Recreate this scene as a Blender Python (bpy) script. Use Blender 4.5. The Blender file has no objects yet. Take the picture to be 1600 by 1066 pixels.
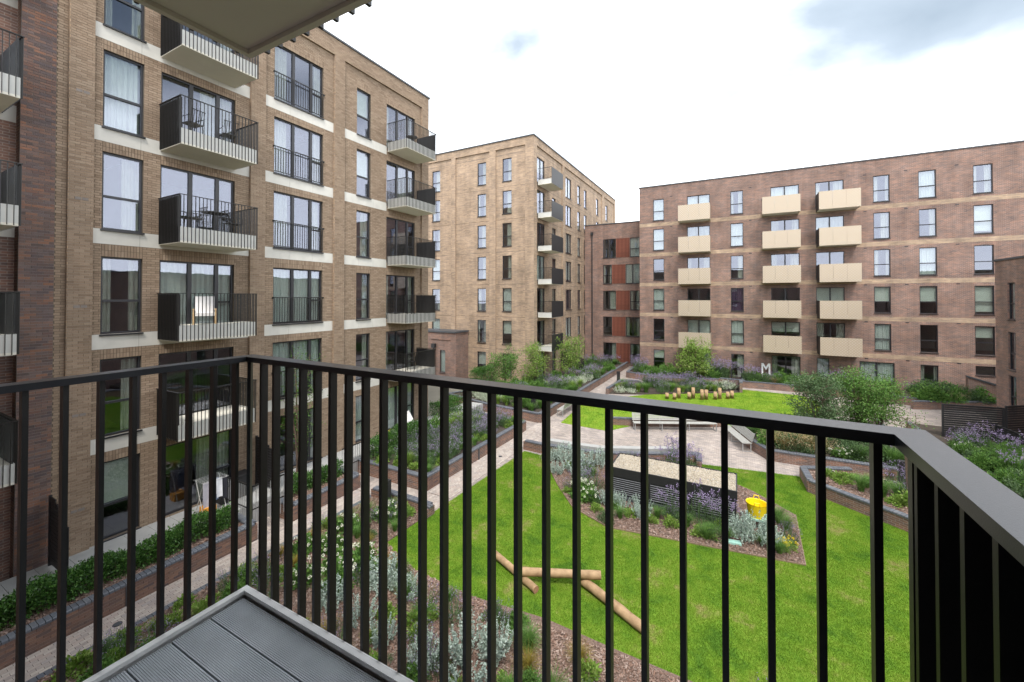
import bpy, math, random
import numpy as np
from mathutils import Vector, Matrix
random.seed(7); rng = np.random.default_rng(11)
R = math.radians
scn = bpy.context.scene
COL = scn.collection

# ------------------------------------------------------------------ camera
cam = bpy.data.cameras.new('camera'); camo = bpy.data.objects.new('camera', cam); COL.objects.link(camo)
cam.sensor_width = 36; cam.lens = 14.49; cam.shift_y = -0.0475; cam.clip_start = 0.02; cam.clip_end = 3000
camo.location = (0, 0, 8.0); camo.rotation_euler = (R(90.7), 0, R(28.42))
scn.camera = camo
# ------------------------------------------------------------------ sky and sun
SKYLOC = (-1.42, -0.08, -0.3)
SUN_EL, SUN_AZ = 57, 150      # degrees; azimuth measured from +Y towards +X
w = bpy.data.worlds.new('World'); scn.world = w; w.use_nodes = True
nt = w.node_tree; N = nt.nodes; LK = nt.links
for n in list(N): N.remove(n)
out = N.new('ShaderNodeOutputWorld'); bg = N.new('ShaderNodeBackground'); bg.inputs['Strength'].default_value = 0.1
sky = N.new('ShaderNodeTexSky'); sky.sky_type = 'NISHITA'; sky.sun_disc = False
sky.sun_elevation = R(SUN_EL); sky.sun_rotation = R(SUN_AZ)
tc = N.new('ShaderNodeTexCoord')
mp = N.new('ShaderNodeMapping'); mp.inputs['Scale'].default_value = (1.0, 1.0, 1.9); mp.inputs['Location'].default_value = SKYLOC; mp.inputs['Rotation'].default_value = (0, 0, R(21))
LK.new(tc.outputs['Generated'], mp.inputs['Vector'])
n1 = N.new('ShaderNodeTexNoise'); n1.inputs['Scale'].default_value = 1.35; n1.inputs['Detail'].default_value = 7; n1.inputs['Roughness'].default_value = 0.46; n1.inputs['Distortion'].default_value = 0.25
LK.new(mp.outputs[0], n1.inputs['Vector'])
r1 = N.new('ShaderNodeValToRGB')                              # thin grey-blue gaps to bright white cloud
e = r1.color_ramp.elements
e[0].position = 0.33; e[0].color = (1.9, 2.35, 2.8, 1)
e[1].position = 0.58; e[1].color = (13.5, 13.8, 14.2, 1)
x_ = e.new(0.41); x_.color = (3.0, 3.5, 4.0, 1); x_ = e.new(0.49); x_.color = (7.6, 8.0, 8.4, 1)
sx = N.new('ShaderNodeSeparateXYZ'); LK.new(tc.outputs['Generated'], sx.inputs[0])     # cloud thickens into white haze towards the horizon
hz_ = N.new('ShaderNodeMapRange'); hz_.inputs[1].default_value = 0.18; hz_.inputs[2].default_value = 0.41; hz_.inputs[3].default_value = 0.22; hz_.inputs[4].default_value = 0.0
LK.new(sx.outputs['Z'], hz_.inputs[0])
ad_ = N.new('ShaderNodeMath'); ad_.operation = 'ADD'; LK.new(n1.outputs['Fac'], ad_.inputs[0]); LK.new(hz_.outputs[0], ad_.inputs[1])
LK.new(ad_.outputs[0], r1.inputs['Fac'])
mx = N.new('ShaderNodeMix'); mx.data_type = 'RGBA'; mx.inputs[0].default_value = 0.9
LK.new(sky.outputs[0], mx.inputs[6]); LK.new(r1.outputs['Color'], mx.inputs[7])
LK.new(mx.outputs[2], bg.inputs['Color']); LK.new(bg.outputs[0], out.inputs['Surface'])
sl = bpy.data.lights.new('sun', 'SUN'); sl.energy = 1.5; sl.angle = R(13); sl.color = (1.0, 0.95, 0.88)
so = bpy.data.objects.new('sun', sl); COL.objects.link(so)
dvec = Vector((math.sin(R(SUN_AZ))*math.cos(R(SUN_EL)), math.cos(R(SUN_AZ))*math.cos(R(SUN_EL)), math.sin(R(SUN_EL))))
so.rotation_euler = (-dvec).to_track_quat('-Z', 'Y').to_euler(); so.location = dvec*60
# ------------------------------------------------------------------ exposure
vs = scn.view_settings; vs.view_transform = 'Standard'; vs.look = 'None'; vs.exposure = 1.3; vs.gamma = 1; vs.use_curve_mapping = False

# ------------------------------------------------------------------ helpers
def tag(o, label=None, cat=None, group=None, kind=None):
    if label: o['label'] = label
    if cat: o['category'] = cat
    if group: o['group'] = group
    if kind: o['kind'] = kind
    return o
def thing(name, loc, label, cat, group=None, rz=0):
    o = bpy.data.objects.new(name, None); COL.objects.link(o); o.location = loc; o.rotation_euler = (0, 0, rz)
    o.empty_display_size = 0.2
    return tag(o, label, cat, group)
def put(name, mesh, parent=None, loc=None, rz=0, world=True, rot=None, scale=None):
    """link a mesh; with world=True its own coordinates are world ones even under a parent"""
    o = bpy.data.objects.new(name, mesh); COL.objects.link(o)
    if loc is not None: o.location = loc
    o.rotation_euler = rot if rot else (0, 0, rz)
    if scale is not None: o.scale = scale
    if parent is not None:
        o.parent = parent
        if world:
            m = Matrix.Identity(4); p = parent; chain = []
            while p is not None:
                chain.append(Matrix.LocRotScale(p.location, p.rotation_euler, p.scale) if p.parent is None else p.matrix_parent_inverse @ Matrix.LocRotScale(p.location, p.rotation_euler, p.scale))
                p = p.parent
            for c in reversed(chain): m = m @ c
            o.matrix_parent_inverse = m.inverted()
    return o

class MB:
    def __init__(s): s.v = []; s.f = []; s.uv = []; s.mi = []; s.cur = 0
    def face(s, pts, uv=None):
        b = len(s.v); s.v += [tuple(p) for p in pts]; s.f.append(tuple(range(b, b+len(pts)))); s.mi.append(s.cur)
        s.uv += list(uv) if uv else [(0, 0)]*len(pts)
    def box(s, x0, y0, z0, x1, y1, z1, skip=''):
        if x0 > x1: x0, x1 = x1, x0
        if y0 > y1: y0, y1 = y1, y0
        if z0 > z1: z0, z1 = z1, z0
        A = [((x0,y0,z0),(x1,y0,z0),(x1,y0,z1),(x0,y0,z1)), ((x1,y1,z0),(x0,y1,z0),(x0,y1,z1),(x1,y1,z1)),
             ((x0,y1,z0),(x0,y0,z0),(x0,y0,z1),(x0,y1,z1)), ((x1,y0,z0),(x1,y1,z0),(x1,y1,z1),(x1,y0,z1)),
             ((x0,y0,z1),(x1,y0,z1),(x1,y1,z1),(x0,y1,z1)), ((x0,y1,z0),(x1,y1,z0),(x1,y0,z0),(x0,y0,z0))]
        for i, q in enumerate(A):
            if str(i) in skip: continue
            if i < 2: uv = [(p[0], p[2]) for p in q]
            elif i < 4: uv = [(p[1], p[2]) for p in q]
            else: uv = [(p[0], p[1]) for p in q]
            s.face(q, uv)
        return s
    def obox(s, a, b, th, z0, z1, uo=0):
        """upright slab from a to b (xy) centred, thickness th"""
        ax, ay = a; bx, by = b; L = math.hypot(bx-ax, by-ay); nx, ny = -(by-ay)/L*th/2, (bx-ax)/L*th/2
        P = [(ax-nx, ay-ny), (bx-nx, by-ny), (bx+nx, by+ny), (ax+nx, ay+ny)]
        ln = [L, th, L, th]; u = uo
        for i in range(4):
            p, q = P[i], P[(i+1) % 4]
            s.face([(p[0],p[1],z0), (q[0],q[1],z0), (q[0],q[1],z1), (p[0],p[1],z1)], [(u,z0),(u+ln[i],z0),(u+ln[i],z1),(u,z1)]); u += ln[i]
        s.face([(p[0],p[1],z1) for p in P], P); s.face([(p[0],p[1],z0) for p in P[::-1]], P[::-1])
        return s
    def prism(s, poly, z0, z1):
        n = len(poly); u = 0
        ar = sum(poly[i][0]*poly[(i+1) % n][1]-poly[(i+1) % n][0]*poly[i][1] for i in range(n))
        if ar < 0: poly = poly[::-1]
        for i in range(n):
            p, q = poly[i], poly[(i+1) % n]; L = math.hypot(q[0]-p[0], q[1]-p[1])
            s.face([(p[0],p[1],z0), (q[0],q[1],z0), (q[0],q[1],z1), (p[0],p[1],z1)], [(u,z0),(u+L,z0),(u+L,z1),(u,z1)]); u += L
        s.face([(p[0],p[1],z1) for p in poly], poly); s.face([(p[0],p[1],z0) for p in poly[::-1]], poly[::-1])
        return s
    def tube(s, pts, r, n=6, cap=True):
        pts = [Vector(p) for p in pts]; rs = r if isinstance(r, (list, tuple)) else [r]*len(pts); rings = []
        for i, p in enumerate(pts):
            d = (pts[min(i+1, len(pts)-1)]-pts[max(i-1, 0)]).normalized()
            a = d.cross(Vector((0,0,1)));
            if a.length < 1e-3: a = Vector((1,0,0))
            a.normalize(); b = d.cross(a)
            rings.append([p+(a*math.cos(2*math.pi*k/n)+b*math.sin(2*math.pi*k/n))*rs[i] for k in range(n)])
        b0 = len(s.v)
        for rg in rings: s.v += [tuple(p) for p in rg]
        for i in range(len(rings)-1):
            for k in range(n):
                f = (b0+i*n+k, b0+i*n+(k+1) % n, b0+(i+1)*n+(k+1) % n, b0+(i+1)*n+k)
                s.f.append(f[::-1]); s.uv += [(0,0)]*4; s.mi.append(s.cur)
        if cap:
            s.f.append(tuple(range(b0, b0+n))); s.uv += [(0,0)]*n; s.mi.append(s.cur)
            s.f.append(tuple(range(b0+(len(rings)-1)*n, b0+len(rings)*n))[::-1]); s.uv += [(0,0)]*n; s.mi.append(s.cur)
        return s
    def mesh(s, name, mats, smooth=False):
        m = bpy.data.meshes.new(name); m.from_pydata(s.v, [], s.f)
        u = m.uv_layers.new(name='UVMap'); u.data.foreach_set('uv', np.array(s.uv, dtype=np.float32).ravel())
        for k in (mats if isinstance(mats, (list, tuple)) else [mats]): m.materials.append(k)
        if any(s.mi): m.polygons.foreach_set('material_index', s.mi)
        if smooth: m.polygons.foreach_set('use_smooth', [True]*len(m.polygons))
        m.update(); return m
    def build(s, name, mats, parent=None, smooth=False, **k):
        return put(name, s.mesh(name, mats, smooth), parent, **k)
def bevel(o, wd=.01, seg=2):
    m = o.modifiers.new('bevel', 'BEVEL'); m.width = wd; m.segments = seg; m.limit_method = 'ANGLE'; m.angle_limit = R(40); return o
def weld(o):
    m = o.modifiers.new('weld', 'WELD'); m.merge_threshold = 1e-4; return o

# ------------------------------------------------------------------ materials
def newmat(name):
    m = bpy.data.materials.new(name); m.use_nodes = True; t = m.node_tree
    return m, t, t.nodes['Principled BSDF'], t.nodes, t.links
def mat(name, col, rough=.6, var=.12, scale=6, bump=0, bscale=40, metal=0, spec=.5, coords='Object', island=0, wear=None):
    m, t, b, n, l = newmat(name)
    b.inputs['Roughness'].default_value = rough; b.inputs['Metallic'].default_value = metal; b.inputs['Specular IOR Level'].default_value = spec
    tc = n.new('ShaderNodeTexCoord'); nz = n.new('ShaderNodeTexNoise'); nz.inputs['Scale'].default_value = scale; nz.inputs['Detail'].default_value = 5
    l.new(tc.outputs[coords], nz.inputs['Vector'])
    rp = n.new('ShaderNodeValToRGB'); rp.color_ramp.elements[0].position = .3; rp.color_ramp.elements[1].position = .7
    c2 = wear if wear else [min(1, c*(1+var)) for c in col]
    rp.color_ramp.elements[0].color = (*[c*(1-var) for c in col], 1); rp.color_ramp.elements[1].color = (*c2, 1)
    l.new(nz.outputs['Fac'], rp.inputs['Fac']); last = rp.outputs['Color']
    if island:
        g = n.new('ShaderNodeNewGeometry'); oi = n.new('ShaderNodeObjectInfo'); ad = n.new('ShaderNodeMath'); ad.operation = 'ADD'
        fr = n.new('ShaderNodeMath'); fr.operation = 'FRACT'
        l.new(g.outputs['Random Per Island'], ad.inputs[0]); l.new(oi.outputs['Random'], ad.inputs[1]); l.new(ad.outputs[0], fr.inputs[0])
        mr = n.new('ShaderNodeMapRange'); mr.inputs[3].default_value = 1-island; mr.inputs[4].default_value = 1+island
        l.new(fr.outputs[0], mr.inputs[0])
        mm = n.new('ShaderNodeMix'); mm.data_type = 'RGBA'; mm.blend_type = 'MULTIPLY'; mm.inputs[0].default_value = 1
        l.new(last, mm.inputs[6]); l.new(mr.outputs[0], mm.inputs[7]); last = mm.outputs[2]
    l.new(last, b.inputs['Base Color'])
    if bump:
        nb = n.new('ShaderNodeTexNoise'); nb.inputs['Scale'].default_value = bscale; nb.inputs['Detail'].default_value = 4
        l.new(tc.outputs[coords], nb.inputs['Vector'])
        bp = n.new('ShaderNodeBump'); bp.inputs['Strength'].default_value = bump; bp.inputs['Distance'].default_value = .01
        l.new(nb.outputs['Fac'], bp.inputs['Height']); l.new(bp.outputs[0], b.inputs['Normal'])
    return m
def ramp_island(name, cols, rough=.8, noise=.12, bump=.3, nscale=30, sheen=0, trans=0):
    """one colour per loose piece (brick, paver, chip, leaf) picked from cols"""
    m, t, b, n, l = newmat(name); b.inputs['Roughness'].default_value = rough; b.inputs['Specular IOR Level'].default_value = .3
    g = n.new('ShaderNodeNewGeometry'); oi = n.new('ShaderNodeObjectInfo'); ad = n.new('ShaderNodeMath'); ad.operation = 'ADD'
    fr = n.new('ShaderNodeMath'); fr.operation = 'FRACT'
    l.new(g.outputs['Random Per Island'], ad.inputs[0]); l.new(oi.outputs['Random'], ad.inputs[1]); l.new(ad.outputs[0], fr.inputs[0])
    rp = n.new('ShaderNodeValToRGB'); E = rp.color_ramp.elements; rp.color_ramp.interpolation = 'LINEAR'
    while len(E) < len(cols): E.new(.5)
    for i, c in enumerate(cols): E[i].position = i/(len(cols)-1)*.999; E[i].color = (*c, 1)
    l.new(fr.outputs[0], rp.inputs['Fac'])
    tc = n.new('ShaderNodeTexCoord'); nz = n.new('ShaderNodeTexNoise'); nz.inputs['Scale'].default_value = nscale; nz.inputs['Detail'].default_value = 4
    l.new(tc.outputs['Object'], nz.inputs['Vector'])
    big = n.new('ShaderNodeTexNoise'); big.inputs['Scale'].default_value = .7; big.inputs['Detail'].default_value = 4
    l.new(tc.outputs['Object'], big.inputs['Vector'])
    av = n.new('ShaderNodeMath'); av.operation = 'ADD'; l.new(nz.outputs['Fac'], av.inputs[0]); l.new(big.outputs['Fac'], av.inputs[1])
    mr = n.new('ShaderNodeMapRange'); mr.inputs[1].default_value = .7; mr.inputs[2].default_value = 1.3; mr.inputs[3].default_value = 1-noise; mr.inputs[4].default_value = 1+noise
    l.new(av.outputs[0], mr.inputs[0])
    mm = n.new('ShaderNodeMix'); mm.data_type = 'RGBA'; mm.blend_type = 'MULTIPLY'; mm.inputs[0].default_value = 1
    l.new(rp.outputs['Color'], mm.inputs[6]); l.new(mr.outputs[0], mm.inputs[7]); l.new(mm.outputs[2], b.inputs['Base Color'])
    if bump:
        bp = n.new('ShaderNodeBump'); bp.inputs['Strength'].default_value = bump; bp.inputs['Distance'].default_value = .004
        l.new(nz.outputs['Fac'], bp.inputs['Height']); l.new(bp.outputs[0], b.inputs['Normal'])
    if trans:
        tr = n.new('ShaderNodeBsdfTranslucent'); l.new(mm.outputs[2], tr.inputs['Color']); ms = n.new('ShaderNodeMixShader'); ms.inputs[0].default_value = trans
        l.new(b.outputs[0], ms.inputs[1]); l.new(tr.outputs[0], ms.inputs[2]); l.new(ms.outputs[0], n['Material Output'].inputs['Surface'])
    return m
def brickmat(name, c1, c2, mort, bw=.225, rh=.075, ms=.009, var=.25, bias=0, extra=None):
    """far brickwork: courses in the material, laid in metres by the wall's UV"""
    m, t, b, n, l = newmat(name); b.inputs['Roughness'].default_value = .85; b.inputs['Specular IOR Level'].default_value = .25
    uv = n.new('ShaderNodeUVMap'); br = n.new('ShaderNodeTexBrick')
    br.inputs['Scale'].default_value = 1; br.inputs['Brick Width'].default_value = bw; br.inputs['Row Height'].default_value = rh; br.inputs['Mortar Size'].default_value = ms
    br.inputs['Color1'].default_value = (*c1, 1); br.inputs['Color2'].default_value = (*c2, 1); br.inputs['Mortar'].default_value = (*mort, 1); br.inputs['Bias'].default_value = bias
    br.inputs['Mortar Smooth'].default_value = .1
    l.new(uv.outputs[0], br.inputs['Vector'])
    nz = n.new('ShaderNodeTexNoise'); nz.inputs['Scale'].default_value = .55; nz.inputs['Detail'].default_value = 6; nz.inputs['Roughness'].default_value = .65
    l.new(uv.outputs[0], nz.inputs['Vector'])
    mr = n.new('ShaderNodeMapRange'); mr.inputs[1].default_value = .3; mr.inputs[2].default_value = .7; mr.inputs[3].default_value = 1-var; mr.inputs[4].default_value = 1+var
    l.new(nz.outputs['Fac'], mr.inputs[0])
    # streaks of single odd bricks
    wn = n.new('ShaderNodeTexBrick'); wn.inputs['Scale'].default_value = 1; wn.inputs['Brick Width'].default_value = bw*2; wn.inputs['Row Height'].default_value = rh
    wn.inputs['Mortar Size'].default_value = 0; wn.inputs['Color1'].default_value = (1.25, 1.2, 1.15, 1) if not extra else (*extra, 1); wn.inputs['Color2'].default_value = (.8, .8, .84, 1)
    l.new(uv.outputs[0], wn.inputs['Vector'])
    mm = n.new('ShaderNodeMix'); mm.data_type = 'RGBA'; mm.blend_type = 'MULTIPLY'; mm.inputs[0].default_value = 1
    sm = n.new('ShaderNodeMapping'); sm.inputs['Scale'].default_value = (1.6, .14, 1); l.new(uv.outputs[0], sm.inputs[0])
    sn = n.new('ShaderNodeTexNoise'); sn.inputs['Scale'].default_value = 1; sn.inputs['Detail'].default_value = 7; sn.inputs['Roughness'].default_value = .6; l.new(sm.outputs[0], sn.inputs['Vector'])
    sr = n.new('ShaderNodeMapRange'); sr.inputs[1].default_value = .3; sr.inputs[2].default_value = .7; sr.inputs[3].default_value = .84; sr.inputs[4].default_value = 1.14; l.new(sn.outputs['Fac'], sr.inputs[0])
    mu = n.new('ShaderNodeMath'); mu.operation = 'MULTIPLY'; l.new(sr.outputs[0], mu.inputs[0]); l.new(mr.outputs[0], mu.inputs[1])
    l.new(br.outputs['Color'], mm.inputs[6]); l.new(mu.outputs[0], mm.inputs[7])
    m2 = n.new('ShaderNodeMix'); m2.data_type = 'RGBA'; m2.blend_type = 'MULTIPLY'; m2.inputs[0].default_value = .8
    l.new(mm.outputs[2], m2.inputs[6]); l.new(wn.outputs['Color'], m2.inputs[7]); l.new(m2.outputs[2], b.inputs['Base Color'])
    bp = n.new('ShaderNodeBump'); bp.inputs['Strength'].default_value = .5; bp.inputs['Distance'].default_value = .006; bp.invert = True
    l.new(br.outputs['Fac'], bp.inputs['Height']); l.new(bp.outputs[0], b.inputs['Normal'])
    return m
def glassmat():
    m, t, b, n, l = newmat('window_glass')
    lw = n.new('ShaderNodeLayerWeight'); lw.inputs['Blend'].default_value = .5
    pw = n.new('ShaderNodeMath'); pw.operation = 'POWER'; pw.inputs[1].default_value = 5; l.new(lw.outputs['Facing'], pw.inputs[0])
    fr = n.new('ShaderNodeMath'); fr.operation = 'MULTIPLY_ADD'; fr.inputs[1].default_value = .85; fr.inputs[2].default_value = .145; l.new(pw.outputs[0], fr.inputs[0])
    gl = n.new('ShaderNodeBsdfGlossy'); gl.inputs['Roughness'].default_value = .015; gl.inputs['Color'].default_value = (.70, .72, .88, 1)
    tr = n.new('ShaderNodeBsdfTransparent'); tr.inputs['Color'].default_value = (.86, .90, .875, 1)
    tcn = n.new('ShaderNodeTexCoord'); nz = n.new('ShaderNodeTexNoise'); nz.inputs['Scale'].default_value = 1.3; l.new(tcn.outputs['Object'], nz.inputs['Vector'])
    bp = n.new('ShaderNodeBump'); bp.inputs['Strength'].default_value = .08; bp.inputs['Distance'].default_value = .02; l.new(nz.outputs['Fac'], bp.inputs['Height'])
    l.new(bp.outputs[0], gl.inputs['Normal']); l.new(bp.outputs[0], lw.inputs['Normal'])
    ms = n.new('ShaderNodeMixShader'); l.new(fr.outputs[0], ms.inputs[0]); l.new(tr.outputs[0], ms.inputs[1]); l.new(gl.outputs[0], ms.inputs[2])
    l.new(ms.outputs[0], n['Material Output'].inputs['Surface']); return m
M = {}
M['glass'] = glassmat()
M['tan'] = brickmat('tan_brick', (.375, .272, .185), (.315, .225, .15), (.31, .265, .22))
M['tan_mortar'] = mat('tan_mortar', (.12, .095, .07), .95, .2, 8, .3, 60)
M['tanA'] = ramp_island('tan_brick_piece', [(.22, .155, .108), (.285, .21, .147), (.315, .232, .165), (.26, .187, .13), (.33, .25, .18), (.235, .168, .118)], .85, .16, .5, 60)
M['darkA'] = ramp_island('red_multi_brick_piece', [(.10, .075, .07), (.155, .105, .09), (.21, .125, .095), (.13, .095, .09), (.255, .13, .085), (.17, .125, .115), (.11, .085, .085), (.19, .105, .08)], .85, .2, .5, 60)
M['red'] = brickmat('red_multi_brick', (.235, .145, .113), (.155, .108, .095), (.28, .245, .215), var=.25, extra=(1.25, 1.05, .96))
M['redwall'] = brickmat('garden_wall_brick', (.215, .13, .10), (.14, .10, .088), (.26, .235, .21), var=.3, extra=(1.3, 1.05, .9))
M['stone'] = mat('pale_stone', (.60, .58, .53), .8, .06, 3, .15, 50)
M['frame'] = mat('dark_frame_paint', (.022, .022, .026), .4, .1, 5)
M['black'] = mat('black_powder_coat', (.013, .012, .011), .42, .15, 20, .05, 300, spec=.5)
M['rail'] = mat('handrail_powder_coat', (.019, .021, .025), .3, .15, 14, .06, 500, spec=.6)
M['blackmetal'] = mat('black_metal', (.02, .02, .022), .5, .1, 8)
M['whitemetal'] = mat('white_fascia', (.54, .54, .51), .5, .06, 3)
M['soffit'] = mat('soffit_panel', (.70, .67, .58), .6, .03, 2, .03, 200)
M['greymetal'] = mat('coping_metal', (.055, .06, .068), .5, .12, 4)
M['trim'] = mat('deck_trim_metal', (.80, .80, .78), .45, .06, 12, spec=.5)
M['deck'] = mat('grey_composite_deck', (.44, .475, .505), .6, .16, 5, .25, 160, wear=(.51, .54, .565))
M['dark_void'] = mat('void_black', (.012, .012, .012), .9)
M['room'] = mat('room_plaster', (.42, .40, .37), .9, .05, 2)
M['roomfloor'] = mat('room_floor', (.20, .15, .11), .7, .1, 3)
M['net'] = mat('net_curtain', (.62, .63, .62), .9, .05, 3)
M['drape'] = mat('drape_fabric', (.48, .46, .42), .9, .1, 3)
M['blind'] = mat('roller_blind', (.66, .66, .62), .8, .04, 3)
M['purple'] = mat('purple_drape', (.10, .05, .11), .9, .1, 3)
M['gold'] = None
M['roofmat'] = mat('flat_roof', (.2, .2, .2), .9)

# ------------------------------------------------------------------ walls, windows
def wall_mesh(L, z0, z1, openings, depth=.22):
    """wall face at y=0 (outside = -y), reveals going in to y=depth"""
    xs = sorted({0, L, *[o[0] for o in openings], *[o[1] for o in openings]}); zs = sorted({z0, z1, *[o[2] for o in openings], *[o[3] for o in openings]})
    mb = MB()
    for i in range(len(xs)-1):
        for j in range(len(zs)-1):
            cx, cz = (xs[i]+xs[i+1])/2, (zs[j]+zs[j+1])/2
            if any(o[0] < cx < o[1] and o[2] < cz < o[3] for o in openings): continue
            q = [(xs[i],0,zs[j]), (xs[i+1],0,zs[j]), (xs[i+1],0,zs[j+1]), (xs[i],0,zs[j+1])]
            mb.face(q, [(p[0], p[2]) for p in q])
    for (a, b, c, d) in openings:
        for q in ([(a,depth,c),(a,0,c),(a,0,d),(a,depth,d)][::-1], [(b,0,c),(b,depth,c),(b,depth,d),(b,0,d)][::-1]):
            mb.face(q, [(p[1], p[2]) for p in q])
        for q in ([(a,0,d),(b,0,d),(b,depth,d),(a,depth,d)], [(a,depth,c),(b,depth,c),(b,0,c),(a,0,c)]):
            mb.face(q, [(p[0], p[1]) for p in q])
    return mb
_wc = {}
def win_meshes(w, h, style):
    k = (round(w, 2), round(h, 2), style)
    if k in _wc: return _wc[k]
    fr = MB(); t = .055; y0, y1 = -.03, .045
    w2 = w/2
    fr.box(-w2, y0, 0, w2, y1, t); fr.box(-w2, y0, h-t, w2, y1, h); fr.box(-w2, y0, t, -w2+t, y1, h-t); fr.box(w2-t, y0, t, w2, y1, h-t)
    cells = []
    if style == 'sash':
        zt = h*.43
        fr.box(-w2+t, y0-.012, zt-.035, w2-t, y1, zt+.035)
        cells = [(-w2+t, w2-t, t, zt-.035), (-w2+t, w2-t, zt+.035, h-t)]
    elif style == 'triple':
        a = -w2+w*.385; b = -w2+w*.755; m = .06
        for c in (a, b): fr.box(c-m, y0-.012, t, c+m, y1, h-t)
        zt = h*.42; fr.box(b+m, y0-.01, zt-.03, w2-t, y1, zt+.03)
        cells = [(-w2+t, a-m, t, h-t), (a+m, b-m, t, h-t), (b+m, w2-t, t, zt-.03), (b+m, w2-t, zt+.03, h-t)]
    elif style == 'double':
        fr.box(-.05, y0-.012, t, .05, y1, h-t); cells = [(-w2+t, -.05, t, h-t), (.05, w2-t, t, h-t)]
    else:
        cells = [(-w2+t, w2-t, t, h-t)]
    panes = []
    for (a, b, c, d) in cells:
        p = MB(); p.box(a-.006, .004, c-.006, b+.006, .012, d+.006); panes.append(p.mesh('pane', M['glass']))
    sill = MB(); sill.box(-w2-.03, -.17, -.055, w2+.03, -.032, -.008)
    _wc[k] = (fr.mesh('window', M['frame']), panes, sill.mesh('sill', M['frame'])); return _wc[k]
_cc = {}
def curtain_mesh(kind, w, h, var):
    k = (kind, round(w, 2), round(h, 2), var)
    if k in _cc: return _cc[k]
    rr = random.Random(len(kind)*31+var*17+int(w*100)); mb = MB(); w2 = w/2-.04
    def sheet(x0, x1, z0, z1, amp, y):
        n = max(6, int((x1-x0)/.035)); ph = rr.random()*6; f = rr.uniform(50, 75)
        pts = [(x0+(x1-x0)*i/n, y+amp*math.sin(f*(x1-x0)*i/n*.7+ph)+amp*.6*math.sin(23*(x1-x0)*i/n+ph*2)) for i in range(n+1)]
        for i in range(n):
            (xa, ya), (xb, yb) = pts[i], pts[i+1]
            mb.face([(xa,ya,z0), (xb,yb,z0), (xb,yb,z1), (xa,ya,z1)])
    if kind in ('net', 'purple'): sheet(-w2, w2, .06, h-.05, .022, .10)
    elif kind == 'drape':
        a = rr.uniform(.14, .3)*w; b = rr.uniform(.14, .34)*w
        sheet(-w2, -w2+a, .06, h-.05, .03, .12); sheet(w2-b, w2, .06, h-.05, .03, .12)
    elif kind == 'oneside':
        b = rr.uniform(.3, .55)*w; sheet(w2-b, w2, .06, h-.05, .03, .12)
    elif kind == 'blind':
        z0 = h*rr.choice([.1, .35, .45, .6]); sheet(-w2, w2, z0, h-.05, .0, .12); mb.box(-w2, .112, z0-.02, w2, .128, z0)
    m = mb.mesh('curtain', M['net' if kind == 'net' else 'purple' if kind == 'purple' else 'blind' if kind == 'blind' else 'drape'])
    _cc[k] = m; return m
WR = random.Random(5)
def window(bld, loc, rz, w, h, style='sash', curtain=None, sill=True, tilt=False):
    f, panes, s = win_meshes(w, h, style)
    o = put('window', f, bld, loc, rz)
    for p in panes: put('pane', p, o, world=False)
    if sill: put('sill', s, o, world=False)
    if curtain is None: curtain = WR.choice(['net', 'net', 'drape', 'drape', 'blind', 'none', 'oneside', 'net'])
    if curtain != 'none': put('curtain', curtain_mesh(curtain, w, h, WR.randrange(3)), o, world=False)
    return o
def lp(origin, rz, x, y, z):
    c, s = math.cos(rz), math.sin(rz); return (origin[0]+x*c-y*s, origin[1]+x*s+y*c, origin[2]+z)
def interior(bld, x0, x1, y0, y1, levels, top):
    """floors and inner walls that the windows look into"""
    mb = MB()
    for z in levels: mb.cur = 1; mb.box(x0, y0, z-.18, x1, y1, z)
    mb.cur = 0; mb.box(x0+.01, y0+.01, top-.1, x1-.01, y1-.01, top)
    return mb.build('interior_floor', [M['room'], M['roomfloor']], bld)
print('lib ok')
# ================================================================== ground and paving
ground = MB().box(-400, -400, -.6, 400, 400, -.06).build('ground', mat('ground_earth', (.16, .15, .12), .95, .2, .3)); tag(ground, kind='structure')
M['pave'] = brickmat('paver_floor', (.37, .325, .29), (.285, .25, .23), (.20, .18, .165), bw=.2, rh=.1, ms=.006, var=.14)
paving = MB().box(-16.6, -.6, -.055, 14.7, 44.6, 0).box(-16.3, 44.6, -.055, -8.9, 49, 0).build('path', M['pave']); tag(paving, kind='structure')
M['concrete'] = mat('patio_slab', (.33, .33, .32), .85, .08, 3, .15, 60)

# ================================================================== brick pieces for the near building
def bricks(mb, x0, x1, z0, z1, openings, y, proud=.009, soldier=None, single=None, sel=None):
    """stretcher-bond bricks on the plane y (outside = -y), clipped round openings"""
    k0 = int(round(z0/.075)); k1 = int(round(z1/.075))
    for k in range(k0, k1):
        zc = (k+.5)*.075; za, zb = k*.075+.005, (k+1)*.075-.005
        spans = [(x0, x1)]
        for (a, b, c, d) in openings:
            if c < zc < d:
                ns = []
                for (p, q) in spans:
                    if b <= p or a >= q: ns.append((p, q)); continue
                    if a > p: ns.append((p, a))
                    if b < q: ns.append((b, q))
                spans = ns
        off = .1125 if k % 2 else 0
        for (p, q) in spans:
            i = math.floor((p-off)/.225)
            while True:
                a = off+i*.225; b = a+.225; i += 1
                if a >= q: break
                a2, b2 = max(a, p)+.005, min(b, q)-.005
                if b2-a2 < .02: continue
                full = b2-a2 > .214
                if full and single is not None and sel(a2, za): single.append((a2, za)); continue
                pr = proud+random.uniform(-.002, .0025)
                mb.box(a2, y-pr, za, b2, y, zb, skip='1')
def soldiers(mb, x0, x1, z0, z1, y, proud=.009):
    n = max(1, round((x1-x0)/.075)); w_ = (x1-x0)/n
    for i in range(n):
        mb.box(x0+i*w_+.005, y-proud-random.uniform(0, .003), z0+.005, x0+(i+1)*w_-.005, y, z1-.005, skip='1')

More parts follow.
